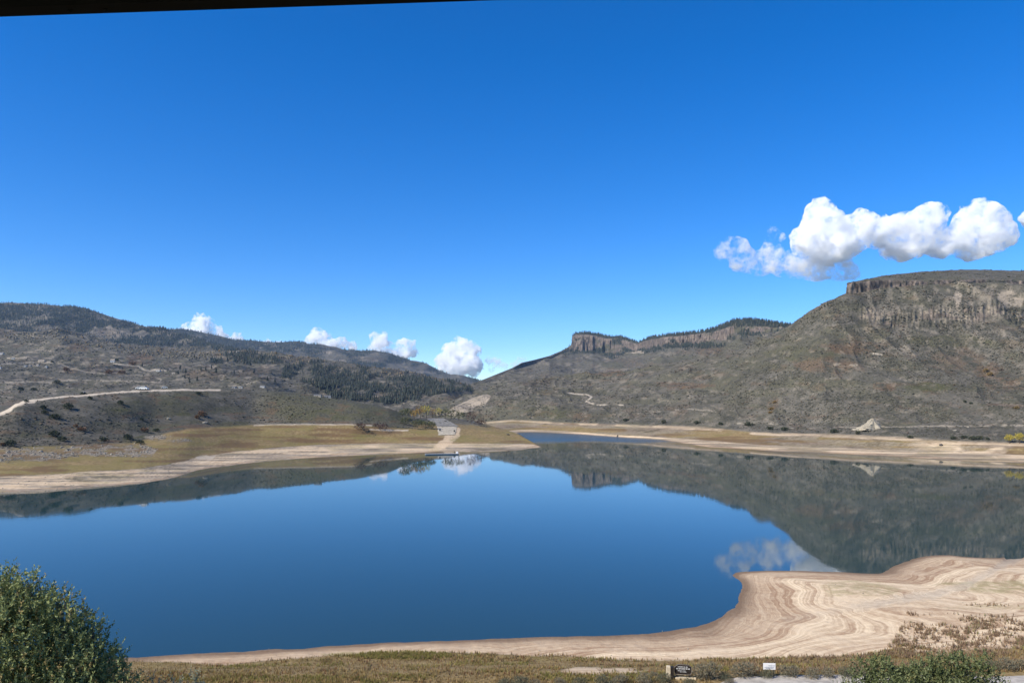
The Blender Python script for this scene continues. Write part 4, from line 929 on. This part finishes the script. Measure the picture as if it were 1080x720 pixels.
TL = [(443, 441, 9, 8, ORANGE, 'orange yellow autumn tree behind the head of the boat ramp'), (450, 440.5, 10, 8, YELLOW, None), (456.5, 440, 8, 7, ORANGE, None), (437, 441.5, 7, 7, ORANGE, None),
      (463, 439.5, 7, 7, YELLOW, None), (431, 441, 8, 7, GREENT, None), (425, 441, 7, 8, GREENT, None), (470, 441, 8, 8, GREENT, None), (476, 441.8, 8, 9, GREENT, None), (484, 443, 7, 10, GREENT, None),
      (428, 448, 6, 8, GREENT, None), (444, 450.5, 6, 9, GREENT, None), (438, 452.5, 7, 9, GREENT, None), (449, 452, 6, 10, GREENT, None), (455, 452, 5, 7, GREENT, None)]
labs = {id(YELLOW): 'yellow autumn tree in the clump behind the head of the boat ramp', id(ORANGE): 'orange brown autumn tree in the clump behind the head of the boat ramp', id(GREENT): 'dull green tree or tall bush around the head of the boat ramp'}
TL[0] = TL[0][:5] + (None,)
for i, (x, y, h, w, mt, lab) in enumerate(TL):
    tree('autumn_tree' if mt is not GREENT else 'green_tree', labs[id(mt)], x, y, h * 1.35, w * 1.4, mt, 'trees around the boat ramp', 60 + i, leaves=480)
for i, (x, y, h, w, lab) in enumerate([(380, 453, 6, 15, 'dark red bush at the edge of the golden grass, left of its twin'), (402, 453.5, 7, 17, 'dark red bush at the edge of the golden grass, right of its twin'), (497, 446, 9, 13, 'tall reddish bush right of the boat ramp below the pale cut slope'), (507, 449.5, 7, 12, 'low dark red bush at the top of the spit, right of the tall reddish one')]):
    tree('red_bush', lab, x, y, h * 1.2, w * 1.15, REDT, None, 90 + i, True, leaves=480)

def conifer_mesh(r, tiers=8, n=11):
    v, f = [], []
    for k in range(tiers):
        z0 = .1 + .86 * k / tiers; z1 = min(1.0, z0 + 2.0 / tiers); rad = .23 * (1 - k / tiers) ** .85 + .02; b0 = len(v); v.append((0, 0, z1))
        for j in range(n * 2):
            a = 6.283 * j / (2 * n) + k; q_ = rad * ((.75 + .45 * r.random()) if j % 2 else .45); v.append((q_ * math.cos(a), q_ * math.sin(a), z0 + (0 if j % 2 else .05) + .02 * r.random()))
        f += [(b0, b0 + 1 + j, b0 + 1 + (j + 1) % (2 * n)) for j in range(2 * n)]
    return np.array(v), np.array(f)
V, T = conifer_mesh(np.random.default_rng(5)); C = np.ones((len(V), 4)); C[:, 0] = np.random.default_rng(6).random(len(V)); C[:, 1] = .2
cproto = None
def conifer(px, py, hpx, label, group):
    global cproto
    b = hit(px, py); H = hpx * b[1] / F
    if cproto is None:
        cproto = thing('conifer', label, 'tree', b, 0, group); mesh_np('crown', V, tris=T, mat=CONIFER, smooth=False, parent=cproto, cols={'tint': C})
        MB().tube([(0, 0, -.03), (0, 0, .5)], [.022, .012], 7).build('trunk', BARK, cproto, True); cproto.scale = (H,) * 3; return cproto
    c = copy_thing(cproto, b, rng.random() * 6, H, label); c['group'] = group; return c
for x, y, h, lab in [(865, 327, 3.5, 'lowest of three small conifers on the left skyline of the mesa'), (869.7, 324, 4, 'middle of three small conifers on the left skyline of the mesa'), (873, 322, 4, 'upper of three small conifers on the left skyline of the mesa'), (1077.5, 286.5, 3, 'lone conifer on the mesa top at the right edge'), (585, 376, 4, 'lone conifer on the skyline slope left of the cliff headland')]:
    conifer(x, y, h, lab, 'lone conifers on the skyline')
for x, y, h in [(150, 387, 5), (190, 390, 6), (196, 394, 6), (188, 395, 5), (212, 391, 5), (217, 391, 5), (228, 394, 7), (223, 389, 5), (208, 402, 6), (200, 404, 5), (205, 378, 5), (240, 382, 6), (258, 384, 7), (264, 386, 6), (195, 399, 5), (247, 394, 5), (268, 394, 6), (282, 402, 6), (290, 404, 6)]:
    conifer(x, y, h, 'small dark conifer standing apart on the brown slope below the forested mountain', 'scattered conifers on the left slope')

# --- bushes one can tell apart on the left hill and below the mesa
def bush_proto(seed, mat, name, label, group):
    lob = [(-.5, 0, .35, .6, .5, .35), (.4, .1, .4, .65, .55, .4), (0, -.2, .45, .55, .5, .42), (.15, .3, .3, .7, .5, .3)]
    return shrub(name, label, 'bush', (0, 0, -500), lob, 110, 4, .3, .2, .3, mat, 4, .03, seed, group, up=.35)
for seed, mat, name, lab, grp, spots in [
    (21, JUNI, 'juniper_bush', 'dark green bush standing out on the grey left hillside', 'dark green bushes on the left hillside', [(58, 441, 12), (72, 431, 14), (57, 460, 14), (66, 465, 12), (10, 470, 12), (46, 431, 9), (127, 426, 9), (150, 443, 6), (28, 424, 6), (165, 455, 8), (95, 421, 7), (47, 436, 8), (12, 468, 10), (110, 465, 10), (135, 463, 12), (148, 468, 10), (60, 404, 8), (22, 412, 9), (88, 416, 7), (36, 412, 8), (210, 416, 7), (55, 382, 4), (123, 380.5, 6)]),
    (22, RUSTB, 'oak_bush', 'rust orange oak bush on the grey left hillside', 'rust bushes on the left hillside', [(86, 454, 10), (80, 450, 7), (2, 470, 8), (115, 394, 10), (70, 391, 9), (152, 455, 10), (214, 438, 11), (208, 441, 8), (140, 385, 9), (128, 394, 9)]),
    (23, JUNI, 'scrub_oak', 'dark bush along the foot of the mesa above the far shore', 'dark bushes at the foot of the mesa', [(1017, 462, 8), (1026, 463.5, 9), (1006, 463, 7), (1034, 463, 8), (1042, 463.5, 6), (960, 462, 7), (905, 457.5, 8), (880, 456, 9), (828, 454, 9), (812, 453, 8), (790, 449, 10), (1018, 424, 5), (1024, 426, 5), (700, 446, 8), (660, 444, 7), (735, 447, 8), (760, 448, 7)]),
    (24, leaf_material('golden_oak_leaves', (0.16, 0.1, 0.035), (0.27, 0.19, 0.075), (0.12, 0.1, 0.05), 0.1), 'golden_bush', 'golden bush in the scrub below the mesa', 'golden bushes below the mesa', [(814, 432, 7), (817, 425, 6), (1072, 431, 7), (1044, 396, 9), (1040, 392, 8), (812, 436, 6)])]:
    pr = bush_proto(seed, mat, name, lab, grp); first = True
    for x, y, w in spots:
        b = hit(x, y)
        if b is None: continue
        sc = w * b[1] / F / 2.2
        if first: pr.location = b; pr.scale = (sc, sc, sc * .8); first = False
        else: copy_thing(pr, b, rng.random() * 6, sc * .9, lab)

# --- houses, sheds and vehicles on the left hill
ROOFG = plain('grey_roof', (.16, .155, .15), .8); ROOFD = plain('dark_roof', (.06, .05, .045), .8); ROOFT = plain('tan_roof', (.3, .25, .19), .8)
WALLW = plain('white_wall', (.5, .48, .44), .8, .08); WALLT = plain('tan_wall', (.45, .38, .29), .8, .1); GLASS = plain('window_glass', (.03, .035, .045), .1, .1, 1, .6)
def house(px, py, wpx, hpx, wall, roof, label, group=None, name='house', yaw=0.15):
    b = hit(px, py); m = b[1] / F; W = wpx * m; H = hpx * m; D_ = max(W * .6, 4.5) if W < 14 else W * .35
    t = thing(name, label, 'house' if name == 'house' else 'building', b, yaw, group)
    wh = H * .6
    MB().box(-W / 2, W / 2, -D_ / 2, D_ / 2, -1.0, wh).build('wall', wall, t)
    o_ = .35
    MB().prism([(-D_ / 2 - o_, wh + .01), (D_ / 2 + o_, wh + .01), (0, H)], -W / 2 - o_, W / 2 + o_).build('roof', roof, t).rotation_euler = (0, 0, math.radians(90))
    for k in (-.28, .28): MB().box(W * k - .5, W * k + .5, -D_ / 2 - .05, -D_ / 2 + .02, wh * .4, wh * .8).build('window', GLASS, t)
    MB().box(-.45, .45, -D_ / 2 - .06, -D_ / 2 + .02, 0, wh * .7).build('door', ROOFD, t)
    return t
for x, y, w, h, wl_, rf, lab, nm in [
    (2, 374, 5, 3, WALLW, ROOFG, 'pale house at the left edge high on the brown slope', 'house'), (14.5, 378.5, 3.5, 2.6, WALLW, ROOFT, 'small white house at the end of a pale driveway', 'house'),
    (44, 381, 8, 2, WALLT, ROOFT, 'long low tan building above the row of white cabins', 'building'), (0.5, 388.5, 3.5, 2.6, WALLW, ROOFG, 'white cabin at the left edge beside the dirt track', 'house'),
    (27, 386.8, 3, 2.4, WALLW, ROOFG, 'white cabin at the left end of the row on the slope', 'house'), (32.5, 386.3, 2.4, 2, WALLT, ROOFG, 'dull tan cabin second in the row on the slope', 'house'), (40, 385.7, 2.6, 2.2, WALLW, ROOFT, 'white cabin with tan roof third in the row on the slope', 'house'), (49.5, 387.4, 2.8, 2.2, WALLW, ROOFG, 'white cabin at the right end of the row on the slope', 'house'),
    (119.5, 382, 5, 4, WALLW, ROOFT, 'white house with a tan roof beside a dark tree, alone above the road', 'house'), (167, 391.5, 5, 2.4, WALLW, ROOFT, 'pale house on the cleared terrace in mid slope', 'house'), (183, 394.5, 4, 2.2, WALLT, ROOFT, 'tan house just right of the cleared terrace', 'house'),
    (247, 409, 4.5, 2, WALLW, ROOFG, 'low white building at the right end of the hill road, left one', 'building'), (254, 409, 5, 2, WALLW, ROOFG, 'low white building at the right end of the hill road, right one', 'building'),
    (335, 418, 9, 2.6, WALLT, ROOFG, 'long pale building at the foot of the conifer wood, left one', 'building'), (345.5, 419, 8, 2.4, WALLW, ROOFG, 'long pale building at the foot of the conifer wood, right one', 'building'),
    (252, 371.5, 5, 2.2, WALLW, ROOFT, 'pale building at the upper edge of the slope near the forest', 'building'), (277, 408.5, 6, 2.5, WALLW, ROOFG, 'pale building beside the olive hill crest', 'building')]:
    house(x, y, w * .8, h * .85, wl_, rf, lab, 'cabins in a row on the left slope' if 'row on the slope' in lab else None, nm, rng.uniform(-.2, .2))
CARW = plain('white_car_paint', (.55, .55, .53), .3, .04, 1, .5); TYRE = plain('tyre_rubber', (.02, .02, .02), .8)
cproto2 = None
for x, y, sc, lab in [(147, 410.6, 1.5, 'white vehicle on the hill road, left one of the pair'), (152, 411, 1.7, 'white vehicle on the hill road, right one of the pair'), (88, 414.6, 1.5, 'lone white vehicle on the middle of the hill road'), (173.5, 409.6, 1.2, 'white vehicle on the hill road right of the pair')]:
    b = hit(x, y)
    if cproto2 is None:
        t = cproto2 = thing('parked_car', lab, 'car', b, .1, 'white vehicles on the hill road')
        MB().box(-2.2, 2.2, -.9, .9, .35, 1.0, .08, .05).build('body', CARW, t, bevel=.08); MB().box(-1.5, 1.2, -.82, .82, 1.005, 1.7, .35, .1).build('cabin', CARW, t, bevel=.08)
        MB().box(-1.3, 1.0, -.835, -.80, 1.08, 1.5, .25, 0).build('window', GLASS, t)
        for wx in (-1.4, 1.4):
            for wy in (-.8, .8): MB().tube([(wx, wy - .12, .34), (wx, wy + .12, .34)], .34, 12).build('wheel', TYRE, t)
        t.scale = (sc,) * 3
    else: copy_thing(cproto2, b, rng.uniform(-.2, .3), sc, lab)

# --- the park sign by the road
BROWN = plain('dark_brown_board', (.022, .017, .014), .6, .2, 4); EDGE = plain('tan_board_edge', (.3, .25, .19), .7); LETTER = plain('white_letters', (.6, .6, .57), .6, .05)
SANDST = plain('tan_sandstone', (.5, .42, .29), .9, .2, 2, .1, .3)
X, Yp = 20.2, 89.6; sgn = thing('entrance_sign', 'dark brown sign board with cut corners beside a tan stone pillar', 'sign', on_ground(X, Yp), -.12)
def octo(w, z0, z1, c): return [(-w + c * .6, z0), (w - c * .6, z0), (w, z0 + c), (w, z1 - c), (w - c * 1.4, z1), (-w + c * 1.4, z1), (-w, z1 - c), (-w, z0 + c)]
pan = MB().prism(octo(1.02, .52, 1.72, .28), -.06, .06).build('panel', BROWN, sgn)
m = MB(); oo = octo(1.0, .54, 1.70, .28)
for (a, b_) in zip(oo, oo[1:] + oo[:1]): m.tube([(a[0], -.07, a[1]), (b_[0], -.07, b_[1])], .022, 5)
m.build('border', EDGE, pan)
m = MB(); rr = random.Random(4)
for z, x0, x1, h in ((1.40, -.62, .5, .1), (1.16, -.78, .74, .15), (.95, -.6, .3, .07), (.82, -.35, .35, .06)):
    x = x0
    while x < x1:
        w = rr.uniform(.05, .11); m.box(x, x + w, -.078, -.061, z, z + h * rr.uniform(.75, 1)); x += w + rr.choice((.03, .03, .09))
m.build('lettering', LETTER, pan)
for sx in (-.72, .72): MB().box(sx - .08, sx + .08, -.05, .05, -.3, .515).build('post', BROWN, sgn)
pl = MB().box(-1.95, -1.45, -.35, .35, -.3, 1.45, .03, .03).build('pillar', SANDST, sgn, bevel=.03)
MB().box(-1.41, -1.08, -.3, .28, .1, 1.4, .0, .0).build('side_board', BROWN, sgn)
MB().box(-1.0, 1.6, -.3, .3, -.3, .22, .1, .1).build('stone_base', SANDST, sgn, bevel=.05)
X, Yp = 30.6, 90.2; s2 = thing('notice_sign', 'small white notice board on dark posts among sagebrush by the road', 'sign', on_ground(X, Yp), -.05)
p2 = MB().box(-.72, .72, -.03, .03, .85, 1.62).build('panel', WHITEP, s2, bevel=.01)
m = MB(); x = -.55
for z, x0, x1, h in ((1.28, -.1, .6, .08), (1.1, -.55, .55, .07), (.98, -.4, .45, .06)):
    x = x0
    while x < x1: w = rr.uniform(.06, .12); m.box(x, x + w, -.045, -.031, z, z + h); x += w + .035
m.build('lettering', plain('grey_letters', (.25, .28, .33), .6), p2)
for sx in (-.5, .5): MB().box(sx - .06, sx + .06, .035, .13, -.3, 1.5).build('post', BROWN, s2)

# --- the eave of the building the photograph is taken from
EAVE = plain('dark_eave_wood', (.012, .009, .008), .8, .3, 4)
z0 = CAMZ + 1.12
ev = thing('roof_eave', 'dark roof eave overhanging the top left edge of the view', 'roof', (0, 2.103, z0), math.atan2(2.103 - 2.196, 1.482))
MB().box(-9, 4, -.05, .0, .0, .26).build('fascia', EAVE, ev)
MB().box(-9, 4, -4.5, -.053, .03, .06).build('soffit', EAVE, ev)
MB().box(-9, 4, -4.5, .03, .262, .31).build('roof_sheet', EAVE, ev)
for x in (-1.26, -1.155): MB().tube([(x - .012, -.02, .006), (x, -.02, -.003), (x + .012, -.02, .006)], .004, 6).build('hook', EAVE, ev)

# ------------------------------------------------------------------ thin blue air over the valley
t = NT('valley_air'); v = t.n('ShaderNodeVolumePrincipled'); v.inputs['Color'].default_value = (0.5, 0.72, 1.0, 1)
v.inputs['Density'].default_value = 2.5e-5; v.inputs['Anisotropy'].default_value = 0.2
t.t.links.new(v.outputs[0], t.out.inputs['Volume'])
lowest = min(float(q['Z'].min()) for q in SHEETS.values()); highest = max(float(q['Z'].max()) for q in SHEETS.values())
hz = MB().box(-9600, 9600, -60, 8900, lowest - 1, highest + 45).build('haze', t.m); tag(hz, 'thin bluish haze in the air over the valley', None, kind='stuff')
